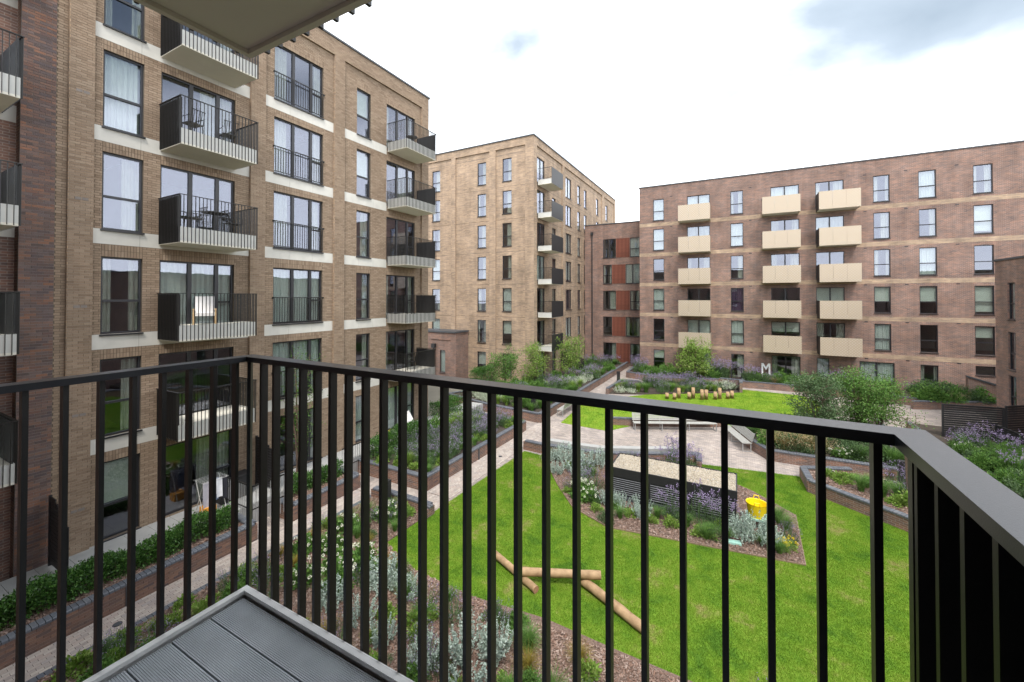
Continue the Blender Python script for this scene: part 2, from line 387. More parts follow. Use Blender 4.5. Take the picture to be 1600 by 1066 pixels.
# ================================================================== left building (tan brick, balconies)
AX = -16.6; AY0 = -.6; ART = R(90)
A = thing('apartment_building', (-22, 8, 0), 'six storey tan brick block with black barred balconies and pale stone bands', 'building')
def ay(Y): return Y-AY0                                     # world Y -> wall coordinate
FL = [.47+3.1*i for i in range(6)]; FL[0] = .66
TOPS = [3.05+3.1*i for i in range(6)]; SILLS = [t-2.33 for t in TOPS]
ops = []; wins = []
for i in range(6):
    t, s = TOPS[i], SILLS[i]
    for (a, b, st, kind) in ((4.96, 5.93, 'sash', 'w'), (6.38, 8.66, 'triple', 'd'), (10.16, 12.43, 'triple', 'f'), (14.36, 15.24, 'sash', 'w'), (16.36, 18.60, 'triple', 'd')):
        z0 = s if kind == 'w' or (kind == 'f' and i) else FL[i]+.12
        z0 = round(z0/.075)*.075; t_ = round(t/.075)*.075
        ops.append((ay(a), ay(b), z0, t_)); wins.append((a, b, st, kind, z0, t_, i))
# recessed section with the dark brick at the near end
opsD = []
for i in range(6):
    z0 = round((FL[i]+.12)/.075)*.075; t_ = round(TOPS[i]/.075)*.075
    opsD.append((ay(.55), ay(2.9), z0, t_))
H_A = 20.2
wb = wall_mesh(ay(19.72), 0, H_A, ops+[(0, ay(3.34), 0, H_A)])
wall = put('wall', wb.mesh('wall', M['tan_mortar']), A, (AX, AY0, 0), ART)
wd = wall_mesh(ay(3.34), 0, H_A, opsD)
put('wall', wd.mesh('wall', M['red']), A, (AX-.32, AY0, 0), ART)
MB().box(AX-.32, 3.34, 0, AX, 3.3401, H_A).build('wall_return', M['red'], A)
# piers and top frieze proud of the bays
PROUD = .1
piers = [(4.22, 4.75), (9.19, 9.76), (12.99, 13.56), (19.13, 19.72)]
mbp = MB()
for (a, b) in piers: mbp.box(AX+.0, a, .0, AX+PROUD, b, 19.425)
mbp.box(AX, 4.22, 19.425, AX+PROUD, 19.72, H_A)
mbp.build('pier', M['tan'], A)
bk = MB(); bays = [(3.99, 4.22), (4.75, 9.19), (9.76, 12.99), (13.56, 19.13)]
bandz = []
for i in range(1, 6):
    s = round(SILLS[i]/.075)*.075; bandz.append((round((s-.42)/.075)*.075, s-.0))
skipz = []
bands = [(4.75, 9.19), (9.76, 12.99), (13.56, 16.36)]
solds = []
for (a, b, st, kind, z0, t_, i) in wins:
    zb = (bandz[i][0] if i < 5 else t_+.3)
    solds.append((ay(a)-.0, ay(b)+.0, t_, zb))
bandops = [(ay(a), ay(b), z0, z1) for (a, b) in bands for (z0, z1) in bandz]
near = []
for (a, b) in bays:
    bricks(bk, ay(a), ay(b), .45, 19.425, ops+bandops+solds, 0)
for s in solds:
    if s[3]-s[2] > .1:
        zm = (s[2]+s[3])/2
        soldiers(bk, s[0], s[1], s[2], zm, 0); soldiers(bk, s[0], s[1], zm, s[3], 0)
for (a, b) in piers: bricks(bk, ay(a), ay(b), .45, 19.425, [], -PROUD, single=near if a < 5 else None, sel=lambda x, z: 4.9 < z < 15.2)
bricks(bk, ay(4.22), ay(19.72), 19.425, H_A-.02, [], -PROUD)
bo = put('brick_course', bk.mesh('brick_course', M['tanA']), wall, (AX, AY0, 0), ART); bo['kind'] = 'stuff'
dk = MB(); bricks(dk, ay(3.34), ay(3.99), .45, H_A-.02, [], -.02)
do = put('brick_course', dk.mesh('brick_course', M['darkA']), wall, (AX, AY0, 0), ART); do['kind'] = 'stuff'
MB().box(AX+.001, 3.3405, .0, AX+.02, 3.99, H_A).build('mortar_bed', mat('grey_mortar', (.20, .185, .17), .95, .2, 8), wall)
bm1 = MB().box(0, -.01, 0, .215, 0, .065, skip='1').mesh('brick', M['tanA'])
random.Random(3).shuffle(near)
for (x, z) in near[:300]: put('brick', bm1, wall, (AX+PROUD, AY0+x, z), ART)
rest = MB()
for (x, z) in near[300:]: rest.box(x, -PROUD-.009, z, x+.215, -PROUD, z+.065, skip='1')
if rest.v: ro = put('brick_course', rest.mesh('brick_course', M['tanA']), wall, (AX, AY0, 0), ART); ro['kind'] = 'stuff'
for (a, b) in bands:
    for (z0, z1) in bandz:
        n = max(2, round((b-a)/1.1))
        for k in range(n):
            MB().box(AX, a+(b-a)*k/n+.003, z0+.004, AX+.012, a+(b-a)*(k+1)/n-.003, z1-.004).build('stone_band', M['stone'], A)
for (z0, z1) in bandz: MB().box(AX-.32, 2.95, z0, AX-.31, 3.34, z1).build('stone_band', M['stone'], A)
for i, z in enumerate([17.0, 13.9, 10.8, 7.7, 4.6, 1.9]):
    v_ = MB()
    for k in range(2): v_.box(AX+PROUD, 4.36+k*.15, z, AX+PROUD+.014, 4.49+k*.15, z+.075)
    v_.build('vent', M['stone'] if False else mat('vent_clay', (.22, .19, .17), .8) if i == 0 else bpy.data.materials['vent_clay'], A)
MB().box(AX-.45, 3.3, H_A, AX+PROUD+.06, 19.80, H_A+.09).box(AX-.45, -.6, H_A, AX-.26, 3.3, H_A+.09).build('coping', M['greymetal'], A)
MB().box(-30, -.6, .0, AX-4.3, 19.7, H_A-.3).build('rear_wall', M['room'], A)
MB().box(-30, -.6, H_A-.29, AX-.4, 19.7, H_A-.2).build('roof', M['roofmat'], A)
e1 = wall_mesh(13.4, 0, H_A, []); put('end_wall', e1.mesh('end_wall', M['tan']), A, (AX, 19.72, 0), R(180))
interior(A, AX-4.29, AX-.35, -.55, 19.6, FL, H_A-.35)
# inner partitions
pt = MB()
for Y in (3.2, 6.16, 9.4, 13.2, 15.9): pt.box(AX-4.28, Y, .5, AX-.36, Y+.1, H_A-.5)
pt.build('partition', M['room'], A)
CUR_A = {(4.96, 5): 'drape', (4.96, 4): 'net', (4.96, 3): 'oneside', (4.96, 2): 'drape', (4.96, 1): 'oneside', (4.96, 0): 'blind',
         (6.38, 5): 'drape', (6.38, 4): 'oneside', (6.38, 3): 'none', (6.38, 2): 'net', (6.38, 1): 'none', (6.38, 0): 'oneside',
         (10.16, 5): 'drape', (10.16, 4): 'drape', (10.16, 3): 'drape', (10.16, 2): 'net', (10.16, 1): 'net', (10.16, 0): 'oneside',
         (14.36, 5): 'blind', (14.36, 4): 'blind', (14.36, 3): 'oneside', (14.36, 2): 'oneside', (14.36, 1): 'oneside', (14.36, 0): 'net',
         (16.36, 5): 'drape', (16.36, 4): 'oneside', (16.36, 3): 'none', (16.36, 2): 'drape', (16.36, 1): 'drape', (16.36, 0): 'net'}
barJ = {}
for (a, b, st, kind, z0, t_, i) in wins:
    window(A, (AX-.1, (a+b)/2, z0), ART, b-a, t_-z0, st, CUR_A.get((a, i)), sill=(kind != 'd'))
    if kind == 'f' and i > 0:            # Juliet railing
        j = MB(); y = AX+.05
        j.box(y-.02, a-.05, z0+1.08, y+.02, b+.05, z0+1.115); j.box(y-.015, a, z0+.06, y+.015, b, z0+.09)
        for e_ in (a-.03, b+.03): j.box(AX-.03, e_-.02, z0+1.05, y+.02, e_+.02, z0+1.115)
        jo = j.build('juliet_rail', M['black'], A)
        n = 21; bmj = MB().box(-.012, -.006, 0, .012, .006, 1.0).mesh('baluster', M['black'])
        for k in range(n): put('baluster', bmj, jo, (y, a+.03+(b-a-.06)*k/(n-1), z0+.08))
for (a, b, c, d) in opsD:
    window(A, (AX-.42, AY0+(a+b)/2, c), ART, b-a, d-c, 'triple', 'drape', sill=False)

# projecting balconies: tray, fascia, bars on every open side
bal_bar = MB().box(-.006, -.016, 0, .006, .016, 1.5).mesh('baluster', M['black'])
def balcony(bld, X0, X1, Y0, Y1, zb, screen=None, nfront=23, nside=14, white=True):
    """tray from wall X0 to front X1, bottom at zb"""
    t = MB(); t.box(X0, Y0, zb, X1, Y1, zb+.06); t.box(X0, Y0+.03, zb+.42, X1-.03, Y1-.03, zb+.46)
    tr = t.build('balcony', M['soffit'], bld)
    f = MB(); f.box(X1-.012, Y0, zb+.06, X1, Y1, zb+.5); f.box(X0, Y0, zb+.06, X1-.012, Y0+.012, zb+.5); f.box(X0, Y1-.012, zb+.06, X1-.012, Y1, zb+.5)
    f.build('fascia', M['whitemetal'], tr)
    r = MB(); zt = zb+1.5
    r.box(X1+.0, Y0-.05, zt, X1+.05, Y1+.05, zt+.02); r.box(X0, Y0-.05, zt, X1, Y0-.0, zt+.02); r.box(X0, Y1+.0, zt, X1, Y1+.05, zt+.02)
    r.build('handrail', M['black'], tr)
    for k in range(nfront): put('baluster', bal_bar, tr, (X1+.025, Y0-.03+(Y1-Y0+.06)*k/(nfront-1), zb+.01), R(90))
    for k in range(nside):
        x = X0+.06+(X1-X0-.1)*k/(nside-1)
        put('baluster', bal_bar, tr, (x, Y0-.025, zb+.01)); put('baluster', bal_bar, tr, (x, Y1+.025, zb+.01))
    if screen == 'near': MB().box(X0+.02, Y0+.02, zb+.47, X1-.03, Y0+.032, zb+1.48).box(X0+.02, Y0-.006, zb+.03, X1-.03, Y0-.002, zb+.52).build('privacy_screen', M['blackmetal'], tr)
    if screen == 'far': MB().box(X0+.02, Y1-.034, zb+.47, X1-.03, Y1-.022, zb+1.48).build('privacy_screen', M['blackmetal'], tr)
    return tr
BZ = [6.62+3.1*(i-2) for i in range(6)]
for i in range(1, 6):
    balcony(A, AX+.012, -15.2, 6.36, 8.66, BZ[i], 'near')
    balcony(A, AX+.012, -15.2, 16.42, 18.79, BZ[i], 'far')
    balcony(A, AX-.30, -15.2, .75, 3.06, BZ[i], 'far')

# ================================================================== tower
TY, TX, TH = 34.2, -16.3, 22.92
T = thing('apartment_tower', (-25, 48, 0), 'tall pale tan brick tower with solid black fronted corner balconies', 'building')
tz = [(2.68+3.1*i-2.2, 2.68+3.1*i) for i in range(7)]
TL = 24.0; x0t = TX-TL
opsS = []; rec = []
for (a, b) in ((-28.1, -27.05), (-22.4, -21.4), (-19.55, -18.55)):
    for (c, d) in tz: opsS.append((a-x0t, b-x0t, c, d)); rec.append(((a+b)/2, c, b-a, d-c))
put('wall', wall_mesh(TL, 0, TH, opsS).mesh('wall', M['tan']), T, (x0t, TY, 0), 0)
for (x, c, w_, h_) in rec: window(T, (x, TY+.1, c), 0, w_, h_, 'sash', WR.choice(['net', 'drape', 'oneside', 'net', 'blind']))
opsE = []; rec = []
for i, (c, d) in enumerate(tz):
    for (a, b, st) in ((35.05, 36.85, 'double'), (38.71, 39.66, 'sash'), (42.48, 44.29, 'double'), (46.36, 47.37, 'sash'), (48.75, 49.84, 'sash'), (53.8, 54.88, 'sash'), (58.35, 59.54, 'sash')):
        if a > 49 and i < 4: continue
        c2 = c-.2 if st == 'double' and a < 40 else c
        opsE.append((a-TY, b-TY, c2, d)); rec.append(((a+b)/2, c2, b-a, d-c2, st))
put('wall', wall_mesh(29.2, 0, TH, opsE).mesh('wall', M['tan']), T, (TX, TY, 0), ART)
for (y, c, w_, h_, st) in rec: window(T, (TX-.1, y, c), ART, w_, h_, st)
pp = MB()
for (a, b) in ((-40.2, -33.0), (-25.55, -25.0), (-20.95, -20.25), (-17.05, TX+.12)): pp.box(a, TY-.12, 0, b, TY, 22.2)
pp.box(x0t, TY-.12, 22.2, TX+.12, TY, TH)
for (a, b) in ((TY, 34.8), (41.34, 41.9), (56.26, 57.2), (62.8, 63.4)): pp.box(TX, a, 0, TX+.12, b, 22.2)
pp.box(TX, TY, 22.2, TX+.12, 63.4, TH)
pp.build('pier', M['tan'], T)
mj = MB()
for i in range(7):
    z = tz[i][1]+.35
    mj.box(-33, TY-.003, z, -17.05, TY, z+.03); mj.box(TX, 34.8, z, TX+.003, 62.8, z+.03)
mj.build('movement_joint', M['tan_mortar'], T)
MB().box(x0t, TY-.2, TH, TX+.2, TY+.4, TH+.1).box(TX-.4, TY+.4, TH, TX+.2, 63.5, TH+.1).build('coping', M['greymetal'], T)
MB().box(x0t, TY+4.3, 0, TX-4.3, 63.4, TH-.3).build('rear_wall', M['room'], T)
MB().box(x0t, TY+.3, TH-.29, TX-.3, 63.4, TH-.2).build('roof', M['roofmat'], T)
MB().box(x0t, 63.4, 0, TX, 63.5, TH).build('end_wall', M['tan'], T)
interior(T, x0t, TX-.35, TY+.35, 63.3, [.47+3.1*i for i in range(7)], TH-.35)
MB().box(-24.2, TY+.36, .5, -24.1, TY+4.2, TH-.5).box(-17.9, TY+.4, .5, -17.8, TY+4.2, TH-.5).box(TX-4.2, 41.4, .5, TX-.36, 41.5, TH-.5).build('partition', M['room'], T)
for i in range(1, 7):
    zb = tz[i][0]-.55
    b_ = MB(); b_.box(TX+.12, 35.0, zb, -14.8, 37.8, zb+.05).box(TX+.12, 35.02, zb+.36, -14.83, 37.78, zb+.4)
    bo_ = b_.build('balcony', M['soffit'], T)
    f = MB(); f.box(TX+.12, 35.0, zb+.05, -14.81, 35.012, zb+.48); f.box(-14.812, 35.012, zb+.05, -14.8, 37.8, zb+.48); f.build('fascia', M['whitemetal'], bo_)
    MB().box(-14.79, 34.98, zb+.02, -14.77, 37.82, zb+1.52).build('front_screen', M['blackmetal'], bo_)
    MB().box(TX+.12, 34.95, zb+1.5, -14.77, 35.0, zb+1.53).box(TX+.12, 37.8, zb+1.5, -14.77, 37.85, zb+1.53).build('handrail', M['black'], bo_)
    sb = MB().box(-.006, -.012, 0, .006, .012, 1.08).mesh('baluster', M['black'])
    for k in range(15): put('baluster', sb, bo_, (TX+.2+k*.096, 34.975, zb+.45))
# ================================================================== linking block with red fins
EY = 49.0
Eb = thing('link_building', (-12, 52, 0), 'five storey dark red brick block with vertical orange red panels between windows', 'building')
ez = [(2.6+3.1*i-2.25, 2.6+3.1*i) for i in range(5)]
opsL = []; rec = []
for i, (c, d) in enumerate(ez):
    if i % 2 == 0: cols = ((-14.0, -12.45, 'double'), (-10.8, -9.7, 'sash'))
    else: cols = ((-14.0, -12.95, 'sash'), (-11.3, -9.7, 'double'))
    for (a, b, st) in cols: opsL.append((a+16.3, b+16.3, c, d)); rec.append(((a+b)/2, c, b-a, d-c, st))
    pa, pb = ((-12.40, -10.85) if i % 2 == 0 else (-12.9, -11.35))
    p_ = MB().box(pa, EY-.02, c-.0, pb, EY, d).build('panel', mat('terracotta_back', (.09, .03, .02), .8) if i == 0 else bpy.data.materials['terracotta_back'], Eb)
    if i == 0: mat('terracotta_panel', (.26, .08, .045), .75, .25, 3)
    fm = MB().box(-.03, -.06, 0, .03, 0, d-c).mesh('fin', bpy.data.materials['terracotta_panel'])
    for k in range(10): put('fin', fm, p_, (pa+.06+(pb-pa-.12)*k/9, EY-.021, c))
put('wall', wall_mesh(8.2, 0, 16.8, opsL).mesh('wall', M['red']), Eb, (-16.3, EY, 0), 0)
for (x, c, w_, h_, st) in rec: window(Eb, (x, EY+.1, c), 0, w_, h_, st)
MB().box(-16.25, EY-.06, 16.8, -8.1, EY+.4, 16.9).build('coping', M['greymetal'], Eb)
MB().tube([(-15.35, EY-.09, .1), (-15.35, EY-.09, 15.6)], .07, 8).box(-15.5, EY-.2, 15.6, -15.2, EY-.01, 15.95).build('downpipe', M['blackmetal'], Eb)
MB().box(-16.2, EY+4, 0, -8.2, EY+8, 16.6).build('rear_wall', M['room'], Eb); MB().box(-16.2, EY+.3, 16.5, -8.2, EY+8, 16.59).build('roof', M['roofmat'], Eb)
interior(Eb, -16.2, -8.2, EY+.35, EY+3.99, [.4+3.1*i for i in range(5)], 16.4)
# ================================================================== right block
DY = 44.8; DX0 = -8.87; DH = 19.55
D = thing('apartment_block', (5, 50, 0), 'six storey dark red brick block with gold patterned balcony fronts', 'building')
dz = [(2.7+3.1*i-2.2, 2.7+3.1*i) for i in range(6)]
opsR = []; rec = []
cur7 = {(-.35, 2): 'purple', (-7.48, 5): 'net'}
for i, (c, d) in enumerate(dz):
    for (a, b) in ((-7.48, -6.41), (-.35, .72), (10.25, 11.31), (13.07, 14.12), (16.2, 17.27)):
        st, c2, d2, a2, b2 = 'sash', c, d, a, b
        if i == 0:
            if a == 10.25: a2, b2, st = 9.25, 11.5, 'double'
            if a == 16.2: st, c2, d2 = 'single', 2.05, 2.85
            if a == -.35: c2 = .35
            d2 = d2-.1
        opsR.append((a2-DX0, b2-DX0, c2, d2)); rec.append(((a2+b2)/2, c2, b2-a2, d2-c2, st, cur7.get((a, i)) if not (i == 0 and a == 16.2) else 'none'))
    for (a, b) in ((-4.2, -2.13), (2.93, 5.12), (6.3, 8.3)):
        st = 'double'; b2 = b
        if i == 0 and a == 6.3: b2 = 7.2; st = 'single'
        if i == 0 and a == -4.2: a = -3.5
        opsR.append((a-DX0, b2-DX0, c-.05, d-.02)); rec.append(((a+b2)/2, c-.05, b2-a, d-c+.03, st, None))
put('wall', wall_mesh(34.0, 0, DH, opsR).mesh('wall', M['red']), D, (DX0, DY, 0), 0)
put('end_wall', wall_mesh(14.0, 0, DH, []).mesh('end_wall', M['red']), D, (DX0, DY+14, 0), R(-90))
for (x, c, w_, h_, st, cu) in rec: window(D, (x, DY+.1, c), 0, w_, h_, st, cu)
for i in range(5):
    z = 2.92+3.12*i
    spans = [(DX0, 25.0)]
    MB().box(DX0, DY-.004, z, 25.0, DY, z+.36).build('tan_brick_band', M['tan'], D)
MB().box(DX0-.06, DY-.06, DH, 25.2, DY+.4, DH+.1).box(DX0-.06, DY+.4, DH, DX0+.4, DY+14, DH+.1).build('coping', M['greymetal'], D)
MB().box(DX0+.1, DY+4.2, 0, 25.1, DY+13.9, DH-.3).build('rear_wall', M['room'], D); MB().box(DX0+.3, DY+.3, DH-.29, 25.1, DY+13.9, DH-.2).build('roof', M['roofmat'], D)
interior(D, DX0+.3, 25, DY+.35, DY+4.19, [.45+3.1*i for i in range(6)], DH-.35)
for X in (-5.5, -1.2, 1.8, 5.7, 9.3, 12.2, 15.2): MB().box(X, DY+.36, .5, X+.1, DY+4.1, DH-.5).build('partition', M['room'], D)
vm = MB().box(-.11, -.012, 0, .11, 0, .07).mesh('vent', M['frame'])
for i in range(6):
    for X in (-5.7, 1.3, 9.7, 12.3, 15.3): put('vent', vm, D, (X, DY-.001, dz[i][1]+.12))
def goldmat():
    m, t, b, n, l = newmat('gold_perforated_panel'); b.inputs['Roughness'].default_value = .45; b.inputs['Metallic'].default_value = .25
    uv = n.new('ShaderNodeUVMap'); mp = n.new('ShaderNodeMapping'); mp.inputs['Rotation'].default_value = (0, 0, R(45)); mp.inputs['Scale'].default_value = (6.5, 6.5, 1)
    l.new(uv.outputs[0], mp.inputs[0]); ck = n.new('ShaderNodeTexBrick'); ck.offset = 0; ck.inputs['Scale'].default_value = 1; ck.inputs['Brick Width'].default_value = 1; ck.inputs['Row Height'].default_value = 1
    ck.inputs['Mortar Size'].default_value = .16; ck.inputs['Color1'].default_value = (.48, .41, .33, 1); ck.inputs['Color2'].default_value = (.48, .40, .305, 1); ck.inputs['Mortar'].default_value = (.41, .33, .245, 1)
    l.new(mp.outputs[0], ck.inputs['Vector']); l.new(ck.outputs['Color'], b.inputs['Base Color']); return m
M['gold'] = goldmat()
for i in range(1, 6):
    zb = 3.1*i
    for (a, b) in ((-4.89, -2.06), (2.2, 5.04), (6.34, 9.14)):
        bo_ = MB().box(a+.02, 43.32, zb+.03, b-.02, DY, zb+.3).build('balcony', M['soffit'], D)
        n = 1
        for k in range(3): MB().box(a+(b-a)*k/3+.006*(k > 0), 43.29, zb, a+(b-a)*(k+1)/3-.006*(k < 2), 43.31, zb+1.52).build('front_panel', M['gold'], bo_)
        if a > 6 : MB().box(a, 43.311, zb, a+.015, DY, zb+1.52).build('side_panel', M['blackmetal'], bo_)
        else: MB().box(a, 43.311, zb, a+.015, DY, zb+.42).build('side_panel', M['gold'], bo_); MB().box(a, 43.312, zb+1.46, a+.03, DY, zb+1.5).box(a, 43.4, zb+.42, a+.02, 43.43, zb+1.46).box(a, 44.2, zb+.42, a+.02, 44.23, zb+1.46).build('side_rail', M['black'], bo_)
        MB().box(b-.015, 43.311, zb, b, DY, zb+1.52).build('side_panel', M['gold'], bo_)
# sloped bin store roof at the right foot of the block
ss = thing('ramp_wall', (15.8, 43.2, 0), 'low brick wall with sloping dark coping at the foot of the red block', 'wall')
q = MB()
pf = [(15.1, 0), (19.5, 0), (19.5, .75), (15.1, 2.2)]
for (yy, rev) in ((42.9, False), (43.25, True)):
    pts = [(x, yy, z) for x, z in pf]; uvs = [(x, z) for x, z in pf]
    q.face(pts[::-1] if rev else pts, uvs[::-1] if rev else uvs)
q.face([(15.1, 42.9, 0), (15.1, 42.9, 2.2), (15.1, 43.25, 2.2), (15.1, 43.25, 0)][::-1], [(0, 0), (0, 2.2), (.35, 2.2), (.35, 0)])
q.build('wall', M['red'], ss)
c_ = MB(); c_.face([(15.0, 42.84, 2.24), (19.6, 42.84, .73), (19.6, 43.3, .73), (15.0, 43.3, 2.24)]); c_.face([(15.0, 42.84, 2.12), (19.6, 42.84, .61), (19.6, 42.84, .73), (15.0, 42.84, 2.24)])
c_.build('coping', M['greymetal'], ss)
# ================================================================== low annex at the tower
Fb = thing('annex', (-26.5, 32.8, 0), 'small single storey brick annex with dark coping beside the tower', 'building')
opsF = [(3.2, 3.85, .72, 2.9)]
put('wall', wall_mesh(5.1, 0, 4.6, opsF).mesh('wall', M['red']), Fb, (-28.5, 32.0, 0), 0)
put('wall', wall_mesh(2.08, 0, 4.6, []).mesh('wall', M['red']), Fb, (-23.4, 32.0, 0), ART)
window(Fb, (-28.5+3.525, 32.1, .72), 0, .65, 2.18, 'single', 'net')
MB().box(-28.6, 31.9, 4.6, -23.3, 34.07, 4.75).build('roof', M['greymetal'], Fb)
MB().box(-26.4, 31.93, 3.9, -24.0, 32, 3.96).build('string_course', M['redwall'], Fb)
MB().tube([(-25.95, 31.85, .2), (-25.95, 31.85, 3.2)], .06, 8).box(-26.15, 31.7, 3.1, -25.75, 31.99, 3.5).build('downpipe', M['blackmetal'], Fb)
# ================================================================== right wing
GX = 14.7
Gb = thing('wing_building', (18, 30, 0), 'low dark red brick wing with narrow windows at the garden edge', 'building')
opsG = []; rec = []
gz = [(1.0, 3.25), (3.6, 5.9), (6.65, 8.9)]
for (c, d) in gz:
    for yc in (36.33, 33.4, 30.0, 26.0, 22.0, 18.0, 12.0, 6.0): opsG.append((38.07-yc-.4, 38.07-yc+.4, c, d)); rec.append((yc, c, d-c))
put('wall', wall_mesh(38.67, 0, 10.3, opsG).mesh('wall', M['red']), Gb, (GX, 38.07, 0), R(-90))
put('end_wall', wall_mesh(8, 0, 10.3, []).mesh('end_wall', M['red']), Gb, (GX+8, 38.07, 0), R(180))
for (yc, c, h_) in rec: window(Gb, (GX+.12, yc, c), R(-90), .8, h_, 'sash', 'drape')
MB().box(GX-.08, -.6, 10.3, GX+8, 38.15, 10.42).build('roof', M['greymetal'], Gb)
lv = MB().box(-.03, -.0, -.02, 0, 1.0, .02).mesh('louvre', M['red'])
MB().box(GX+3.9, -.5, 0, GX+8, 38.0, 10.2).build('rear_wall', M['room'], Gb)
interior(Gb, GX+.35, GX+3.89, -.5, 38, [.5, 3.5, 6.5], 10.2)
# ================================================================== own building behind the camera
Ob = thing('home_building', (0, -4, 0), 'dark red brick block that carries the viewing balcony', 'building')
opsO = []; rec = []
for i in range(4):
    for X in (-13, -8, -4.4, 4.4, 8, 12): opsO.append((X+16.9-.5, X+16.9+.5, .7+3.1*i, 3.0+3.1*i)); rec.append((X, .7+3.1*i))
opsO.append((16.9-1.9, 16.9+.2, 6.72, 8.9))
put('wall', wall_mesh(31.6, 0, 13.2, opsO).mesh('wall', M['red']), Ob, (GX, -.6, 0), R(180)) if False else put('wall', wall_mesh(31.6, 0, 13.2, [(31.6-b, 31.6-a, c, d) for (a, b, c, d) in opsO]).mesh('wall', M['red']), Ob, (GX, -.6, 0), R(180))
for (X, z) in rec: window(Ob, (X, -.7, z), R(180), 1.0, 2.3, 'sash', 'drape')
window(Ob, (-.85, -.7, 6.72), R(180), 2.1, 2.18, 'double', 'none')
MB().box(-17.3, -5, 0, GX, -4.5, 13.0).build('rear_wall', M['room'], Ob); MB().box(-17.3, -5, 13.2, GX+.1, -.5, 13.3).build('roof', M['greymetal'], Ob)
interior(Ob, -17.3, GX, -4.5, -.95, [.5+3.1*i for i in range(4)], 13.1)
# ================================================================== viewing balcony
BX0, BX1, BY0, BY1 = -2.07, .31, -.6, 1.15
FZ = 6.62
V = thing('balcony', (-.9, .3, 6.3), 'near balcony with black flat bar railing and grey grooved decking', 'balcony')
# tray with a raised lip
tr = MB(); tr.box(BX0, BY0, FZ-.36, BX1, BY1, FZ-.30)
tr.build('tray', M['soffit'], V)
lip = MB(); lip.box(BX0, BY1-.006, FZ-.30, BX1, BY1, FZ).box(BX0, BY0, FZ-.30, BX0+.006, BY1-.006, FZ).box(BX1-.006, BY0, FZ-.30, BX1, BY1-.006, FZ)
lip.box(BX0, BY1-.028, FZ-.018, BX1, BY1-.0062, FZ-.0005).box(BX0+.0062, BY0, FZ-.018, BX0+.028, BY1-.0282, FZ-.0005)
lip.build('edge_trim', M['trim'], V)
# boards, grooved along X
def board_mesh(L, w_, t):
    mb = MB(); g = 20; p = w_/g; prof = [(0, -t)]
    for k in range(g):
        y = k*p; prof += [(y+.0004, 0), (y+p*.62, 0), (y+p*.66, -.0025), (y+p*.96, -.0025)]
    prof += [(w_, -.0025), (w_, -t)]
    for i in range(len(prof)-1):
        (ya, za), (yb, zb) = prof[i], prof[i+1]
        mb.face([(0, ya, za), (L, ya, za), (L, yb, zb), (0, yb, zb)])
    mb.face([(0, y, z) for y, z in prof[::-1]]); mb.face([(L, y, z) for y, z in prof]); return mb.mesh('deck_board', M['deck'])
bw_ = .137; bm_ = board_mesh(BX1-BX0-.07, bw_, .024)
y = BY1-.034
while y-bw_ > BY0:
    put('deck_board', bm_, V, (BX0+.034, y-bw_, FZ-.028)); y -= .1425
# bearers under the boards
MB().box(BX0+.1, BY0+.02, FZ-.12, BX0+.16, BY1-.08, FZ-.053).box(-.9, BY0+.02, FZ-.12, -.84, BY1-.08, FZ-.053).box(BX1-.2, BY0+.02, FZ-.12, BX1-.14, BY1-.08, FZ-.053).build('bearer', M['blackmetal'], V)
RZ = 7.717; RT = .024
hr = MB()
yo, yi, xo, xi, ro, ri = BY1+.045, BY1-.022, BX0-.045, BX0+.022, BX1+.045, BX1-.022
for poly in ([(xi, yi), (ri, yi), (ro, yo), (xo, yo)], [(xo, BY0), (xi, BY0), (xi, yi), (xo, yo)], [(ri, BY0), (ro, BY0), (ro, yo), (ri, yi)]):
    o = MB().prism(poly, RZ-RT, RZ).build('handrail', M['rail'], V); bevel(o, .0022, 2)
BH = RZ-RT-(FZ-.32)
fb = MB().box(-.0075, -.016, 0, .0075, .016, BH).mesh('baluster', M['black'])
fbl = fb
def bar(x, y, rz): return bevel(put('baluster', fb, V, (x, y, FZ-.32), rz), .0015, 2)
nF = 24
for k in range(nF): bar(-1.975+2.242*k/(nF-1), BY1+.018, 0)
bar(BX0-.017, BY1+.017, R(45))
for k in range(18): bar(BX0-.018, 1.101-.0947*k, R(90))
for k in range(18): bar(BX1+.018, 1.101-.0947*k, R(90))
MB().box(BX1+.0345, BY0, FZ-.3, BX1+.0385, BY1+.03, RZ-RT-.004).build('privacy_screen', M['blackmetal'], V)
MB().box(BX1+.012, BY1+.005, FZ-.3, BX1+.0344, BY1+.03, RZ-RT).build('corner_post', M['black'], V)
# ================================================================== balcony above
U = thing('upper_balcony', (-.9, .3, 9.1), 'underside of the balcony above with beige soffit panels and bar ends', 'balcony')
SZ = 9.165
for (a, b) in ((BX0+.03, -1.30), (-1.294, -.50), (-.494, BX1-.03)):
    MB().box(a, BY0, SZ+.02, b, BY1-.03, SZ+.03).build('soffit_panel', M['soffit'], U)
MB().box(BX0, BY1-.028, SZ, BX1, BY1, SZ+.45).box(BX0, BY0, SZ, BX0+.028, BY1-.028, SZ+.45).box(BX1-.028, BY0, SZ, BX1, BY1-.028, SZ+.45).build('edge_trim', M['soffit'], U)
MB().box(BX0+.03, BY0, SZ+.3, BX1-.03, BY1-.03, SZ+.4).build('tray', M['soffit'], U)
ub = MB().box(-.0075, -.016, 0, .0075, .016, 1.48).mesh('baluster', M['black'])
for k in range(nF): put('baluster', ub, U, (-1.975+2.242*k/(nF-1), BY1+.0175, SZ+.012))
for k in range(18): put('baluster', ub, U, (BX0-.0175, 1.101-.0947*k, SZ+.012), R(90)); put('baluster', ub, U, (BX1+.0175, 1.101-.0947*k, SZ+.012), R(90))
MB().prism([(xi, yi), (ri, yi), (ro, yo), (xo, yo)], SZ+1.492, SZ+1.516).build('handrail', M['rail'], U)
